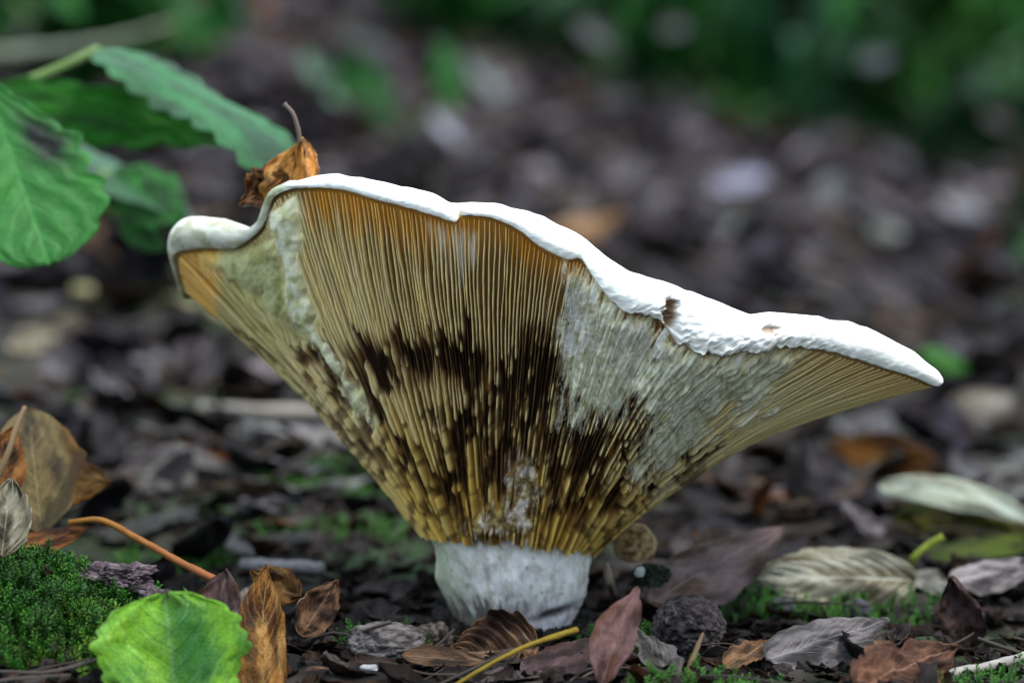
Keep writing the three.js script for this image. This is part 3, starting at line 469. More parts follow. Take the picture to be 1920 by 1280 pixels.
// ---------------------------------------------------------------- foreground, left
leaf('green_leaf', 'bright lime green scalloped leaf with dark green patch at the bottom edge', { a: [345, 1420, 0.046], b: [308, 1114, 0.038], w: 300, shape: 'fan', tint: [.85, .9, .9], n: [0.08, 0.3, 1], tex: 'lime', nu: 56, nv: 48, teeth: 10, toothed: 0.09, ragged: 0.12, crumple: 0.13, cup: 0.45, fold: 0.08, wave: 0.05, th: 0.0004, mat: { through: 0.35, bump: 0.0005, rough: 0.42 }, color: (u, v) => { const k = Math.exp(-Math.pow((u - 0.25 + 0.2 * sn(v * 4, u * 3, 3, 2)) / 0.38, 4) - Math.pow((v - 0.66) / 0.3, 4)); return mix3([1, 1, 1], [.22, .42, .9], k); } });
leaf('dead_leaf', 'golden brown curled dead leaf standing right of the lime green leaf', { a: [492, 1340, 0.036], b: [497, 1062, 0.014], w: 128, n: [0.35, 0.2, 1], tex: 'amber', tint: [0.46, 0.42, 0.34], shape: 'lance', crumple: 0.22, cup: -0.9, ragged: 0.2, nu: 30, nv: 60, mat: { bump: 0.0008 } });
leaf('dead_leaf', 'dull brown leaf edge lying flat between golden leaf and white fleck', { a: [545, 1290, 0.026], b: [705, 1285, 0.024], w: 120, n: [0, 1, 0.5], tint: [0.69, 0.63, 0.63], crumple: 0.15, cup: 0.3 });
leaf('dead_leaf', 'purplish brown leaf curled over at the lower end of the orange stalk', { a: [398, 1195, 0.002], b: [425, 1068, -0.006], w: 100, n: [-0.3, 0.3, 1], tex: 'purple', tint: [0.40, 0.38, 0.40], crumple: 0.2, cup: 0.8, nu: 30 });
leaf('dead_leaf', 'grey curled leaf tip between purplish leaf and golden leaf', { a: [455, 1185, 0.001], b: [486, 1085, -0.006], w: 84, n: [-0.5, 0.4, 1], tex: 'grey', tint: [0.58, 0.54, 0.49], crumple: 0.15, cup: 1.1 });
leaf('dead_leaf', 'mottled brown leaf with dark blotches behind the grey curled tip', { a: [560, 1120, -0.012], b: [470, 1070, -0.014], w: 76, n: [0, 0.5, 1], tex: 'amber', tint: [0.32, 0.29, 0.26], crumple: 0.25, cup: 0.6 });
leaf('dead_leaf', 'dark brown crumpled leaf right of the mottled brown leaf', { a: [565, 1190, -0.006], b: [632, 1088, -0.012], w: 78, n: [0.2, 0.4, 1], tint: [0.63, 0.58, 0.54], crumple: 0.35, cup: 0.7 });
leaf('tan_leaf', 'tan leaf with dark spots and rusty edge standing at the left edge', { a: [78, 1000, -0.045], b: [52, 764, -0.06], w: 184, n: [0.12, 0.25, 1], tex: 'tan', tint: [0.46, 0.52, 0.52], shape: 'elliptic', crumple: 0.05, cup: 0.3, bend: -0.3, nu: 30, nv: 50, mat: { through: 0.2, rough: 0.5 } });
leaf('dead_leaf', 'rusty orange leaf half behind the curled pale leaf at left edge', { a: [-25, 940, -0.03], b: [28, 800, -0.04], w: 96, n: [0.3, 0.2, 1], tex: 'amber', tint: [0.43, 0.32, 0.23], crumple: 0.1, cup: 0.4, stalk: [[14, 850, -0.03], [30, 800, -0.032], [46, 762, -0.034]] });
leaf('dead_leaf', 'curled pale ribbed leaf hanging over the moss at left edge', { a: [2, 1044, 0.012], b: [20, 900, 0.004], w: 108, n: [0.1, 0.2, 1], tex: 'pale', tint: [0.49, 0.49, 0.43], ribs: 0.07, ribCount: 5, cup: 0.9, crumple: 0.08, nu: 30 });
leaf('dead_leaf', 'rust coloured leaf lying under the spotted tan leaf', { a: [-10, 1040, -0.02], b: [165, 988, -0.03], w: 70, n: [0, 0.8, 0.8], tex: 'amber', tint: [0.36, 0.24, 0.18], crumple: 0.08, cup: -0.4 });
leaf('dead_leaf', 'ochre leaf corner poking out right of the spotted tan leaf', { a: [80, 905, -0.065], b: [205, 903, -0.06], w: 96, n: [0, 0.4, 1], tex: 'tan', tint: [0.61, 0.49, 0.34], crumple: 0.15 });
{ const pts = [[128, 980, -0.028], [185, 975, -0.026], [262, 1012, -0.022], [330, 1050, -0.016], [402, 1087, -0.01]].map(pt), t = tag(mesh('leaf_stalk', tube(pts.map((p) => p.clone().sub(pts[0])), (s) => 0.00062 + 0.00018 * s, { n: 60, rough: 0.25, color: (t) => mix3([.19, .085, .012], [.20, .07, .028], t) }), tinted(0.55, { side: THREE.DoubleSide })), 'long orange leaf stalk arching over the soil left of the mushroom', 'stalk'); t.position.copy(pts[0]); }
leaf('bark_strip', 'flat grey strip of rotten wood under the orange stalk', { a: [195, 1005], b: [378, 952], w: 58, shape: 'strip', tex: 'grey', tint: [0.14, 0.15, 0.13], crumple: 0.08, n: [0, 0.9, 0.6], th: 0.0012, category: 'bark' });
leaf('bark_strip', 'short grey forked strip of wood left of the mushroom stem', { a: [465, 1040], b: [385, 968], w: 40, shape: 'strip', tex: 'grey', tint: [0.21, 0.21, 0.21], crumple: 0.12, th: 0.0012, category: 'bark' });
leaf('bark_strip', 'dark grey shred of bark between forked strip and mushroom', { a: [480, 1015], b: [600, 1000], w: 40, shape: 'strip', tex: 'grey', tint: [0.16, 0.16, 0.16], crumple: 0.2, th: 0.001, category: 'bark' });
leaf('dead_leaf', 'rust brown leaf lying blurred left of the pale grey leaf', { a: [325, 870], b: [445, 850], w: 110, n: [0, 0.7, 1], tex: 'amber', tint: [0.32, 0.18, 0.11], crumple: 0.12 });
leaf('dead_leaf', 'smooth pale violet grey leaf lying left of the mushroom funnel', { a: [598, 838], b: [385, 812], w: 118, n: [0.1, 0.8, 0.8], tex: 'pale', tint: [0.43, 0.44, 0.54], crumple: 0.06, cup: -0.3 });
leaf('dead_leaf', 'greyish brown leaf touching the funnel behind the pale grey leaf', { a: [580, 840], b: [720, 815], w: 100, n: [0, 0.8, 0.8], tex: 'grey', tint: [0.54, 0.52, 0.49], crumple: 0.1 });
leaf('dead_leaf', 'pale tan leaf lying alone below the big green leaf', { a: [28, 660], b: [160, 570], w: 92, n: [0, 0.6, 1], tex: 'pale', tint: [0.49, 0.45, 0.36], crumple: 0.08 });
leaf('dead_leaf', 'broad grey leaf in the litter left of the funnel', { a: [210, 740], b: [325, 640], w: 110, n: [0, 0.7, 1], tex: 'grey', tint: [0.46, 0.45, 0.49], crumple: 0.12 });
leaf('dead_leaf', 'small orange brown leaf in litter beside the left gills', { a: [420, 735], b: [515, 690], w: 60, n: [0, 0.6, 1], tex: 'brown', tint: [0.63, 0.52, 0.46], crumple: 0.2 });
leaf('dead_leaf', 'pinkish grey leaf just behind the left side of the funnel', { a: [470, 720], b: [570, 650], w: 90, n: [0, 0.8, 0.8], tex: 'grey', tint: [0.63, 0.54, 0.58], crumple: 0.1 });
{ const stick = (name, label, cat, px, r, mat) => { const pts = px.map(pt), k = mat.color, o = tag(mesh(name, tube(pts.map((p) => p.clone().sub(pts[0])), r, { n: 60, m: 10, rough: 0.3, seed: ++leafSeed, color: (t) => [k.r, k.g, k.b] }), tinted(mat.roughness, { side: THREE.DoubleSide })), label, cat); o.position.copy(pts[0]); return o; };
  stick('plant_stem', 'fallen yellowish plant stem lying behind the left lobe of the cap', 'stem', [[140, 545, null, 0.004], [300, 562, null, 0.006], [380, 582, null, 0.006], [470, 612, null, 0.004]], 0.0024, plain(.22, .20, .10, 0.7));
  stick('twig', 'pale twig lying across litter left of the funnel above the pale leaf', 'twig', [[375, 765, null, 0.003], [480, 768, null, 0.004], [600, 772, null, 0.003]], 0.0016, plain(.26, .23, .20));
  stick('twig', 'dark thin twig leaning on the pale violet grey leaf', 'twig', [[520, 890, null, 0.004], [570, 860, null, 0.007], [615, 832, null, 0.01]], 0.0009, plain(.04, .032, .03));
  stick('twig', 'short grey twig lying left of the mushroom stem above crumpled leaves', 'twig', [[455, 1058, null, 0.002], [520, 1060, null, 0.003], [605, 1066, null, 0.002]], 0.0013, plain(.20, .19, .20));
  stick('plant_stem', 'pale blurred plant stem crossing the top left corner', 'stem', [[-60, 104, -0.9], [90, 92, -0.95], [215, 74, -1.0], [330, 40, -1.05]], (s) => 0.0032 - 0.002 * s, plain(.13, .15, .11));
  stick('leaf_stalk', 'mustard yellow leaf stalk lying in front of the mushroom foot', 'stalk', [[835, 1296, 0.034], [900, 1256, 0.032], [985, 1212, 0.028], [1082, 1181, 0.022]], (s) => 0.00034 + 0.00030 * s * s, plain(.15, .105, .012, 0.65));
  stick('sprout', 'small yellow green sprout standing at the end of the veined leaf', 'sprout', [[1706, 1082, null, 0], [1712, 1050, -0.085], [1738, 1024, -0.085], [1769, 1006, -0.085]], (s) => 0.00045 + 0.00045 * s, plain(.16, .20, .025, 0.5));
  stick('twig', 'thin dark splinter standing below the round dark seed husk', 'twig', [[1285, 1296, 0.028], [1298, 1240, 0.022], [1318, 1188, 0.014]], (s) => 0.0009 - 0.0006 * s, plain(.09, .06, .035));
  stick('twig', 'pale bent twig running along the bottom right corner', 'twig', [[1720, 1296, 0.026], [1790, 1262, 0.018], [1860, 1248, 0.01], [1940, 1225, 0.004]], 0.0009, plain(.24, .22, .21));
  stick('twig', 'short pale stick standing close right of the mushroom stem', 'twig', [[1150, 1118, null, 0], [1142, 1085, -0.045], [1136, 1058, -0.048]], 0.0008, plain(.22, .17, .13));
}
// clods, husks and flecks
function lumpy(name, label, cat, at, r, o = {}) {
  const g = new THREE.IcosahedronGeometry(1, o.detail ?? 24), p = g.attributes.position, c = new Float32Array(p.count * 3), s = o.seed ?? 1, uv = g.attributes.uv;
  for (let i = 0; i < p.count; i++) { const v = V3().fromBufferAttribute(p, i).normalize(), k = 1 + (o.big ?? 0.25) * sn(v.x * 1.6 + s, v.y * 1.6, v.z * 1.6, 3) + (o.fine ?? 0.08) * sn(v.x * 8 + s, v.y * 8, v.z * 8, 3), f = o.form ? o.form(v) : [1, 1, 1]; p.setXYZ(i, v.x * k * r * f[0], v.y * k * r * f[1], v.z * k * r * f[2]); const q = mix3(o.dark, o.light, sstep(0.3, 0.75, fbm(v.x * 5 + s, v.y * 5, v.z * 5, 4))); c.set(q, i * 3); uv.setXY(i, Math.atan2(v.z, v.x), v.y * 2); }
  g.setAttribute('color', new THREE.BufferAttribute(c, 3)); g.computeVertexNormals();
  const m = mesh(name, g, tinted(o.rough ?? 0.85, { bumpMap: grain, bumpScale: 0.0006 })); m.position.copy(pt(at)); return tag(m, label, cat);
}
lumpy('soil_clod', 'rounded grey brown clod of soil left of the mushroom foot', 'soil', [722, 1208, -0.008], 0.0070, { seed: 4, dark: [.05, .042, .042], light: [.17, .155, .155], form: () => [1.05, .62, .8] });
lumpy('soil_clod', 'small brown clod between rounded clod and mushroom foot', 'soil', [812, 1200, -0.016], 0.0036, { seed: 9, big: 0.5, dark: [.04, .03, .025], light: [.13, .11, .1] });
lumpy('soil_clod', 'purplish crumbly soil ridge on the moss above the lime leaf', 'soil', [222, 1083, -0.004], 0.0034, { seed: 14, big: 0.7, fine: 0.25, dark: [.06, .042, .05], light: [.17, .13, .15], form: (v) => [1.9, .8, 1] });
lumpy('soil_clod', 'crumb of purplish soil touching the top of the lime leaf', 'soil', [298, 1130, 0.004], 0.0026, { seed: 18, big: 0.7, fine: 0.25, dark: [.06, .042, .05], light: [.17, .13, .15], form: (v) => [1.2, 1, 1] });
lumpy('seed_husk', 'round dark wrinkled seed husk right of the mushroom stem', 'seed', [1291, 1176, -0.012], 0.0068, { seed: 22, big: 0.12, fine: 0.14, dark: [.012, .01, .011], light: [.06, .05, .055], rough: 0.6, form: () => [1, .9, 1] });
lumpy('dark_bud', 'small black mossy bud behind the seed husk', 'bud', [1222, 1078, -0.04], 0.0032, { seed: 25, big: 0.3, fine: 0.3, dark: [.008, .014, .01], light: [.05, .07, .05], form: () => [1.1, .7, .8] });
lumpy('pale_pebble', 'tiny bright pebble in front of the black bud', 'pebble', [1200, 1072, -0.037], 0.0010, { seed: 27, big: 0.5, dark: [.5, .55, .55], light: [.7, .75, .75], detail: 8 });
lumpy('pale_pebble', 'small white fleck lying at the bottom edge left of the yellow stalk', 'pebble', [693, 1252, 0.021], 0.0014, { seed: 29, big: 0.3, dark: [.5, .52, .55], light: [.75, .78, .8], detail: 8, form: () => [1.2, .45, .7] });
lumpy('dark_pebble', 'dark grey pebble below the veined pale leaf on the left', 'pebble', [1468, 1142, null, 0.001], 0.0034, { seed: 31, dark: [.05, .05, .06], light: [.15, .15, .17], form: () => [1, .7, .8] });
lumpy('dark_pebble', 'slate grey pebble under the right end of the veined leaf', 'pebble', [1610, 1146, null, 0.001], 0.0034, { seed: 33, dark: [.04, .04, .05], light: [.12, .12, .15], form: () => [.8, .8, .8] });

// ---------------------------------------------------------------- foreground, middle and right
leaf('dead_leaf', 'ribbed grey brown leaf curled like a shell under the mushroom foot', { a: [1010, 1218, -0.004], b: [848, 1222, -0.006], w: 150, n: [0, 0.6, 0.8], tex: 'brown', tint: [0.75, 0.72, 0.72], ribs: 0.10, ribCount: 6, cup: 1.3, crumple: 0.12, nu: 30, nv: 50 });
leaf('dead_leaf', 'thin grey brown leaf lying left of the yellow stalk', { a: [752, 1228, 0.012], b: [915, 1240, 0.012], w: 56, n: [0, 0.8, 0.6], tex: 'brown', tint: [0.63, 0.63, 0.61], cup: 0.6, crumple: 0.12 });
leaf('dead_leaf', 'grey purplish leaf lying flat right of the yellow stalk', { a: [1000, 1275, 0.02], b: [1110, 1195, -0.006], w: 110, n: [0, 1, 0.5], tex: 'purple', tint: [0.29, 0.28, 0.32], crumple: 0.1 });
leaf('dead_leaf', 'purple brown leaf standing upright right of the mushroom foot', { a: [1126, 1292, 0.037], b: [1198, 1100, 0.026], w: 84, n: [-0.35, 0.3, 1], tex: 'purple', tint: [0.63, 0.54, 0.54], shape: 'lance', fold: 0.5, crumple: 0.12, bend: -0.5, nu: 24, nv: 60 });
leaf('dead_leaf', 'grey torn leaf between purple upright leaf and dark splinter', { a: [1270, 1285, 0.022], b: [1190, 1180, 0.008], w: 70, n: [0.2, 0.7, 0.8], tex: 'grey', tint: [0.40, 0.39, 0.39], fold: 0.4, crumple: 0.2, ragged: 0.3 });
lumpy('tan_bud', 'small pale tan knob tucked behind the stem on the right', 'bud', [1190, 1018, -0.058], 0.0046, { seed: 41, big: 0.2, fine: 0.05, dark: [.16, .09, .03], light: [.62, .46, .26], form: () => [.95, .9, .8] });
leaf('dead_leaf', 'large pinkish tan leaf lying right of the mushroom stem', { a: [1222, 1128, null, 0.006], b: [1470, 985, null, 0.014], w: 150, n: [0.1, 0.8, 0.7], tex: 'purple', tint: [0.72, 0.78, 0.81], crumple: 0.10, fold: -0.15, cup: -0.2, mat: { bump: 0.0004 }, nu: 30 });
leaf('dead_leaf', 'pale leaf with deep parallel veins and olive shadowed underside', { a: [1715, 1088, null, 0.004], b: [1415, 1085, null, 0.006], w: 190, n: [0, 0.65, 0.9], tex: 'pale', tint: [0.62, 0.66, 0.64], ribs: 0.05, ribCount: 8, cup: -0.9, bend: -0.3, crumple: 0.06, nu: 40, nv: 70 });
leaf('dead_leaf', 'olive brown leaf tucked under the veined pale leaf', { a: [1430, 1120, null, 0.002], b: [1600, 1118, null, 0.002], w: 80, n: [0, 0.5, 1], tex: 'tan', tint: [0.34, 0.34, 0.18], crumple: 0.15 });
leaf('dead_leaf', 'pale grey leaf fragment right of the yellow green sprout', { a: [1710, 1072, null, 0.004], b: [1790, 1120, null, 0.002], w: 60, n: [0, 0.5, 1], tex: 'pale', tint: [0.49, 0.50, 0.54], cup: 0.4, crumple: 0.1 });
leaf('dead_leaf', 'pale grey leaf curving to the right edge under the arched leaf', { a: [1785, 1092, null, 0.006], b: [1960, 1050, null, 0.006], w: 82, n: [0, 0.7, 0.9], tex: 'grey', tint: [0.75, 0.72, 0.75], cup: -0.6, crumple: 0.1 });
leaf('dead_leaf', 'dark twisted leaf standing upright near the right edge', { a: [1815, 1222, null, 0], b: [1786, 1080, -0.02], w: 92, n: [-0.2, 0.3, 1], tex: 'purple', tint: [0.23, 0.21, 0.22], twist: 1.1, crumple: 0.3, cup: 0.6, nu: 26 });
leaf('dead_leaf', 'smooth grey leaf lying in front of the veined pale leaf', { a: [1436, 1236, null, 0.003], b: [1665, 1162, null, 0.005], w: 112, n: [0, 0.7, 0.85], tex: 'grey', tint: [0.49, 0.49, 0.52], crumple: 0.13, cup: -0.25, nu: 30, nv: 50, mat: { bump: 0.0004 } });
leaf('dead_leaf', 'reddish brown crumpled leaf at the bottom right', { a: [1608, 1282, null, 0.004], b: [1795, 1212, null, 0.006], w: 140, n: [0, 0.6, 1], tex: 'brown', tint: [0.54, 0.42, 0.40], crumple: 0.3, fold: -0.25, ragged: 0.25, teeth: 9, toothed: 0.15, nu: 34, nv: 56 });
leaf('dead_leaf', 'small orange brown leaf scrap beside the reddish crumpled leaf', { a: [1612, 1296, 0.02], b: [1652, 1228, 0.01], w: 52, n: [-0.2, 0.3, 1], tex: 'amber', tint: [0.40, 0.26, 0.23], crumple: 0.3 });
leaf('dead_leaf', 'small tan brown leaf lying left of the smooth grey leaf', { a: [1362, 1248, null, 0.002], b: [1455, 1200, null, 0.003], w: 60, n: [0, 0.7, 0.8], tex: 'brown', tint: [0.86, 0.78, 0.63], crumple: 0.25, cup: 0.6 });
leaf('dead_leaf', 'orange brown leaf standing blurred under the right end of the cap', { a: [1500, 885, null, 0.004], b: [1762, 868, null, 0.012], w: 140, n: [0, 0.25, 1], tex: 'amber', tint: [0.36, 0.28, 0.18], shape: 'elliptic', crumple: 0.14, cup: 0.3 });
leaf('dead_leaf', 'pale grey curl standing left of the orange brown leaf', { a: [1488, 935, null, 0.002], b: [1512, 826, -0.21], w: 48, n: [-0.3, 0.2, 1], tex: 'grey', tint: [0.81, 0.81, 0.83], cup: 0.8 });
leaf('dead_leaf', 'small orange leaf tip standing in litter below the pale curl', { a: [1412, 965, null, 0.002], b: [1448, 898, -0.17], w: 40, n: [0, 0.3, 1], tex: 'amber', tint: [0.49, 0.29, 0.18], cup: 0.5 });
leaf('green_leaf', 'arched pale sage green leaf with mossy hollow at right edge', { a: [1650, 905, -0.165], b: [1965, 995, -0.14], w: 120, n: [0.3, 0.75, 0.6], tex: 'pale', tint: [0.58, 0.69, 0.66], bend: -0.9, cup: -0.6, crumple: 0.03, nu: 24, nv: 44 });
leaf('green_leaf', 'olive yellow rotting leaf hanging under the arched sage leaf', { a: [1672, 968, -0.175], b: [1950, 1010, -0.165], w: 110, n: [0, 0.1, 1], tex: 'lime', tint: [0.21, 0.10, 0.10], crumple: 0.2, shape: 'elliptic' });
leaf('green_leaf', 'narrow yellow olive leaf lying flat below the arched sage leaf', { a: [1745, 1042, -0.13], b: [1925, 1015, -0.14], w: 50, n: [0, 0.7, 0.8], tex: 'lime', tint: [0.24, 0.16, 0.18], shape: 'strip', crumple: 0.05 });
leaf('green_leaf', 'small bright green leaf behind the right tip of the cap', { a: [1725, 660, null, 0.02], b: [1818, 688, null, 0.012], w: 56, n: [0.2, 0.7, 0.8], tex: 'green', tint: [0.58, 0.63, 0.40], shape: 'elliptic', cup: -0.3 });
leaf('dead_leaf', 'whitish leaf lying blurred under the right gills', { a: [1530, 790, null, 0.004], b: [1612, 762, null, 0.006], w: 50, n: [0, 0.6, 1], tex: 'pale', tint: [0.63, 0.69, 0.72] });
leaf('dead_leaf', 'broad pale leaf lying at right edge below the cap tip', { a: [1775, 790, null, 0.004], b: [1905, 738, null, 0.006], w: 90, n: [0, 0.6, 1], tex: 'pale', tint: [0.43, 0.42, 0.44], crumple: 0.1 });

// ---------------------------------------------------------------- the green plant at the left
{
  const root = onGround(-260, 900), t = thing('broadleaf_plant', 'low green plant with broad drooping leaves at the left edge', 'plant', root);
  const stem = (m, from, via) => { const A = from.clone().sub(t.position); mesh('stem', tube([V3(0, -0.003, 0), via.clone().sub(t.position), A.clone()], 0.0013, { n: 24, seed: ++leafSeed }), plain(.14, .22, .07, 0.6), t); };
  const G = { category: 'leaf', parent: t, tex: 'green', nu: 36, nv: 50, th: 0.0003, mat: { through: 0.3, rough: 0.5, bump: 0.0006, spec: 0.4 } };
  const bits = [
    { a: [185, 92, -0.17], b: [560, 322, -0.12], w: 150, n: [0.35, 0.6, 0.6], tint: [0.42, 0.78, 0.95], shape: 'strip', teeth: 9, toothed: 0.22, wave: 0.12, bend: -0.3, cup: -0.35, crumple: 0.06 },
    { a: [440, 238, -0.165], b: [-140, 190, -0.17], w: 120, fold: 0.01, n: [0.05, -0.15, 1], tint: [0.34, 0.96, 0.20], shape: 'strip', teeth: 7, toothed: 0.16, bend: 0.35, crumple: 0.08 },
    { a: [-25, 160, -0.10], b: [92, 496, -0.08], w: 300, n: [0.3, 0.35, 1], tint: [0.48, 0.92, 0.56], shape: 'fan', teeth: 8, toothed: 0.13, ribs: 0.03, ribCount: 5, cup: 0.25, color: (u, v) => { const k = Math.exp(-Math.pow((u + 0.55) / 0.3, 2) - Math.pow((v - 0.36) / 0.16, 2)); return mix3([1, 1, 1], [.18, .06, .3], clamp(k * 1.3)); } },
    { a: [60, 235, -0.24], b: [385, 425, -0.2], w: 150, n: [0.3, 0.9, 0.35], tint: [0.46, 0.54, 0.86], shape: 'ovate', cup: -0.4, crumple: 0.06 },
    { a: [205, 330, -0.22], b: [345, 408, -0.2], w: 120, n: [0.1, 0.1, 1], tint: [0.29, 0.86, 0.23], shape: 'round', crumple: 0.12, teeth: 5, toothed: 0.1 },
    { a: [222, 400, -0.22], b: [304, 470, -0.21], w: 60, n: [0.1, 0.3, 1], tint: [0.29, 0.98, 0.23], shape: 'elliptic' },
  ];
  for (const b of bits) { leaf('leaf', '', { ...G, ...b }); if (b.fold) continue; const A = pt(b.a); stem(null, A, P(-190, 300, A.z - 0.01)); }
}

// ---------------------------------------------------------------- scattered litter leaves one can pick out behind the mushroom
{
  const R = rng(404), kinds = [['dead_leaf', 'grey dead leaf lying blurred in the litter behind the mushroom', 'grey', [.36, .36, .40]], ['dead_leaf', 'pale dead leaf lying blurred in the litter behind the mushroom', 'pale', [.26, .27, .31]], ['dead_leaf', 'brown dead leaf lying blurred in the litter behind the mushroom', 'brown', [.34, .36, .40]], ['dead_leaf', 'russet dead leaf lying blurred in the litter behind the mushroom', 'brown', [.6, .4, .28]]];
  const protos = kinds.map(([n, l, t, c], i) => [0, 1].map((k) => new THREE.Mesh(leafGeo({ len: 0.055, wid: 0.030, shape: ['ovate', 'elliptic'][k], nu: 10, nv: 18, seed: 90 + i * 2 + k, crumple: 0.2, cup: 0.6 - k, bend: 0.5 }), leafMat(t, c))));
  let n = 0;
  for (let i = 0; i < 400 && n < 190; i++) {
    const px = R() * 1960 - 20, py = 300 + 660 * Math.pow(R(), 0.8), kd = R() < 0.42 ? 0 : R() < 0.45 ? 1 : R() < 0.88 ? 2 : 3;
    if (px > 380 && px < 1700 && py < 700 && px < 1500 && py > 420 - 0 && px > 480 + (py - 500) * 0.6) continue;
    const p = onGround(px, py, 0.002); if (p.z < -3.2 || p.z > -0.12) continue;
    const m = protos[kd][n % 2].clone(), d = 0.6 - p.z, s = lerp(0.55, 1.15, sstep(0.75, 1.8, d)) * (0.6 + 0.6 * R());
    m.name = numbered('dead_leaf'); m.castShadow = m.receiveShadow = true; m.position.copy(p); m.quaternion.copy(EU(-Math.PI / 2 + 0.35 * (R() - 0.1), R() * 6.28, (R() - 0.5) * 0.7)); m.scale.setScalar(s);
    const where = px < 480 ? (py > 640 ? 'left of the funnel' : 'below the green plant') : px > 1300 ? (py > 720 ? 'under the right end of the cap' : 'above the right end of the cap') : py < 640 ? 'above the cap slope' : 'just behind the stem';
    scene.add(tag(m, kinds[kd][1].replace('behind the mushroom', where), 'leaf', 'dead leaves in the litter ' + where)); n++;
  }
}
// the pale, brightest ones far behind
const FAR = [
  ['violet white leaf lying far behind, above the middle of the cap slope', 1385, 338, 150, 84, 8, [1.05, 1.02, 1.3]], ['pale grey leaf far behind, right of the violet white leaf', 1552, 362, 100, 80, 60, [.9, .9, .92]], ['pale sage leaf far behind, below the violet white leaf', 1378, 425, 110, 60, -30, [.8, .92, .85]],
  ['pale buff leaf far behind, below the middle right', 1662, 432, 90, 60, -10, [.85, .9, .8]], ['pale pinkish leaf far behind near the right edge', 1802, 386, 120, 80, -20, [.85, .8, .86]], ['small ochre leaf far behind, below the pale grey leaf', 1566, 412, 50, 34, 80, [.55, .25, .05]],
  ['pale blurred leaf high at the top right of centre before dark greenery', 1107, 60, 100, 66, -38, [1.0, .98, 1.02]], ['long pale leaf leaning diagonally above the cap centre', 906, 142, 140, 56, -52, [.85, 1.0, .95]], ['narrow bright white leaf leaning diagonally just above the cap', 836, 238, 110, 42, -52, [1.5, 1.5, 1.75]], ['long mint green leaf leaning diagonally right of the amber leaf', 604, 152, 190, 46, -58, [.6, 1.05, .75]],
  ['pale greyish leaf high at the top left', 390, 50, 120, 60, -58, [.62, .72, .72]], ['dim grey leaf high above the amber leaf', 690, 80, 130, 66, -25, [.5, .56, .54]], ['round pale leaf before green undergrowth at top right', 1642, 112, 84, 70, 10, [.7, .75, .82]], ['round grey leaf at the top before dark undergrowth', 1262, 52, 70, 66, 0, [.6, .56, .6]],
  ['grey pink leaf at the lower edge of the undergrowth', 1296, 212, 76, 60, 30, [.55, .5, .5]], ['bluish grey leaf below the undergrowth on the right', 1536, 258, 70, 60, 40, [.5, .56, .6]], ['brownish grey leaf near the right edge below the undergrowth', 1872, 224, 80, 60, -30, [.55, .5, .5]], ['faint buff leaf lying on the bare slope above the cap', 1150, 185, 110, 50, 0, [.5, .5, .48]],
];
const FAR_DIM = new Set([1262, 1642, 1296, 1536, 1872, 1150, 390, 690, 1107]);
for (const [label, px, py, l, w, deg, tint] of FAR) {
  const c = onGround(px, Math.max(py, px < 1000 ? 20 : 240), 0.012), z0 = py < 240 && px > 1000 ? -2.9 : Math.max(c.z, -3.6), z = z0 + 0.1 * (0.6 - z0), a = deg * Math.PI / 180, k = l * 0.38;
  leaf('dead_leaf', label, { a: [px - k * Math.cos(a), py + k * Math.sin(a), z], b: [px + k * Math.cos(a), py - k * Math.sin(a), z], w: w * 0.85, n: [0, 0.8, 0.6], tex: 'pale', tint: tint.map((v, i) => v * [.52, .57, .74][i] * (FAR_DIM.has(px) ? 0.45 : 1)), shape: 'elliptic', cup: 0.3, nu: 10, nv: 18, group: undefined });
}

// ---------------------------------------------------------------- undergrowth behind
function herb(label, px, z, hPx, n, tint, seed, spread = 1, baseY) {
  const R = rng(seed), top = P(px, baseY ?? 200, z), base = V3(top.x, groundY(top.x, z), z), t = thing('woodland_herb', label, 'plant', base, undefined), px2m = (0.6 - z) / FPX;
  const proto = leafGeo({ len: 0.075, wid: 0.046, shape: 'ovate', nu: 8, nv: 14, seed, cup: 0.4, bend: 0.6, crumple: 0.06, th: 0.0004 }), H = hPx * px2m;
  const stems = 3;
  for (let s = 0; s < stems; s++) {
    const dx = (R() - 0.5) * 0.12 * spread, dz = (R() - 0.5) * 0.1, tip = V3(dx * 2, H * (0.6 + 0.5 * R()), dz * 2);
    mesh('stem', tube([V3(dx * 0.3, -0.005, dz * 0.3), V3(dx, tip.y * 0.5, dz), tip], 0.0022, { n: 12, m: 6 }), plain(.07, .11, .035), t);
    for (let i = 0; i < n / stems; i++) { const k = 0.12 + 0.88 * R(), a = R() * 6.28, m = mesh('leaf', proto, leafMat('green', tint, { through: 0.3, rough: 0.6 }), t); m.position.set(dx * 2 * k, tip.y * k, dz * 2 * k); m.quaternion.copy(EU(0.2 - 1.2 * R(), a, 0)); m.quaternion.multiply(new THREE.Quaternion().setFromAxisAngle(V3(1, 0, 0), 0.9)); m.scale.setScalar((0.7 + 0.7 * R()) * spread); }
  }
}
const D = [.18, .34, .34], GR = [.24, .6, .32], YG = [.4, .56, .2], BG = [.25, .46, .66];
herb('dark green herb at the top left corner', 60, -1.9, 150, 12, D, 1, 1, 120); herb('vivid green herb left at the top behind the broadleaf plant', 180, -1.7, 190, 15, GR, 2, 1, 130); herb('small green herb on the slope above the arched leaf', 300, -1.9, 90, 9, GR, 3, 0.8, 140);
herb('small green seedling behind the amber leaf on the cap', 700, -1.8, 70, 6, GR, 4, 0.6, 300); herb('green herb with grassy leaves above the bright white leaf', 850, -2.9, 150, 15, GR, 5, 1, 180); herb('dark herb behind the long pale leaf', 960, -3.2, 190, 18, D, 6, 1.1, 180);
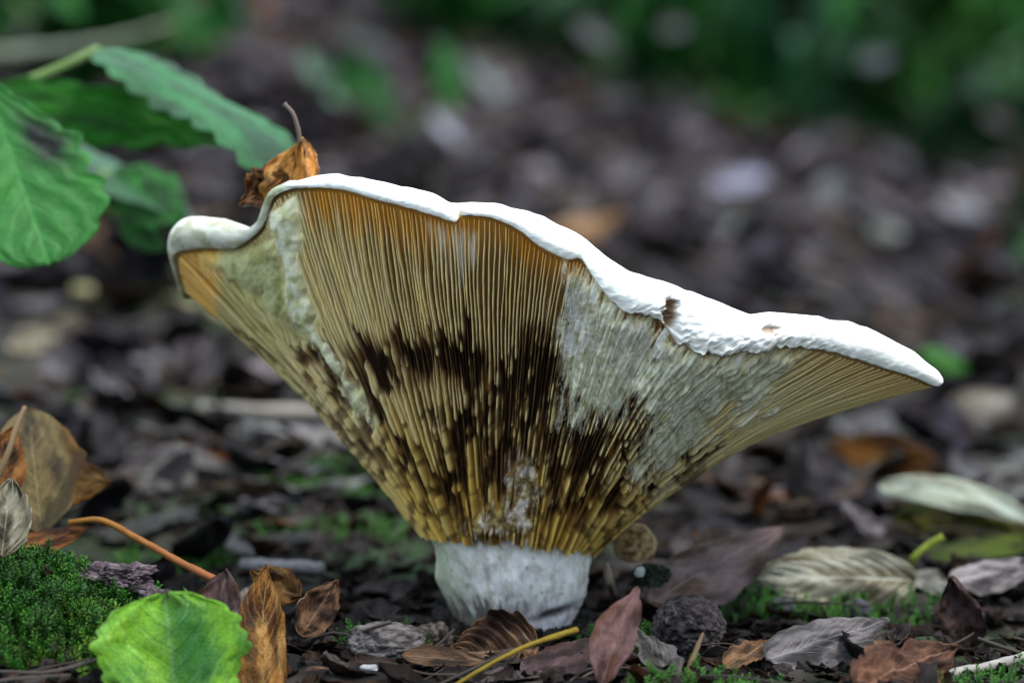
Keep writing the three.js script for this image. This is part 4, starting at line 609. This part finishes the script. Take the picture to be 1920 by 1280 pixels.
herb('dark green herb at the top behind the pale blurred leaf', 1090, -3.3, 220, 21, D, 7, 1.2, 200); herb('deep green herb left of the round grey leaf', 1190, -3.1, 190, 21, D, 8, 1.1, 220); herb('bright green herb right of the round grey leaf', 1400, -2.9, 230, 24, GR, 9, 1.1, 230);
herb('bluish green herb in the middle of the undergrowth', 1520, -3.0, 230, 21, BG, 10, 1.1, 240); herb('olive green herb low at the front of the undergrowth', 1370, -2.8, 45, 5, YG, 11, 0.6, 245); herb('green herb behind the round pale leaf', 1660, -3.0, 250, 24, GR, 12, 1.2, 230);
herb('yellowish green tall herb at the top right', 1780, -2.9, 290, 24, YG, 13, 1.3, 230); herb('dark herb at the right end of the undergrowth', 1830, -2.7, 140, 15, D, 14, 1, 240); herb('mid green herb in the top right corner', 1900, -3.1, 280, 21, GR, 15, 1.2, 230); herb('small green tuft at the right edge in mid ground', 1895, -1.2, 90, 9, YG, 16, 0.6, 560); herb('dark green herb under the yellowish tall herb', 1730, -2.6, 110, 12, D, 17, 0.9, 240);
{
  const R = rng(99), list = [];
  for (let i = 0; i < 16000; i++) {
    const d = 4.2 + Math.pow(R(), 0.8) * 9, u = (R() - 0.5) * 0.62, x = u * d, z = 0.6 - d, dense = sstep(-0.09, 0.0, u + 0.05 * sn(x, z, 3, 2)); if (R() > 0.2 + 0.8 * dense) continue;
    const k = 0.3 + 0.9 * R() * noise(x * 2.5, z * 2.5, 4), s = 0.7 + 0.9 * R(); list.push([V3(x, groundY(x, z) + R() * (0.12 + 0.4 * noise(x * 1.6, 3, z * 1.6)), z), EU(-0.3 - 1.3 * R(), R() * 6.28, 0), V3(s, s, s), [.75 * k, 1.0 * k, .7 * k]]);
  }
  scatter('undergrowth', 'dark green undergrowth filling the top of the view behind the slope', leafGeo({ len: 0.09, wid: 0.055, shape: 'ovate', nu: 4, nv: 6, seed: 3, cup: 0.4, bend: 0.5, th: 0.0004 }), leafMat('green', [.28, .46, .4], { rough: 0.65 }), list);
}

renderer.render(scene, camera);
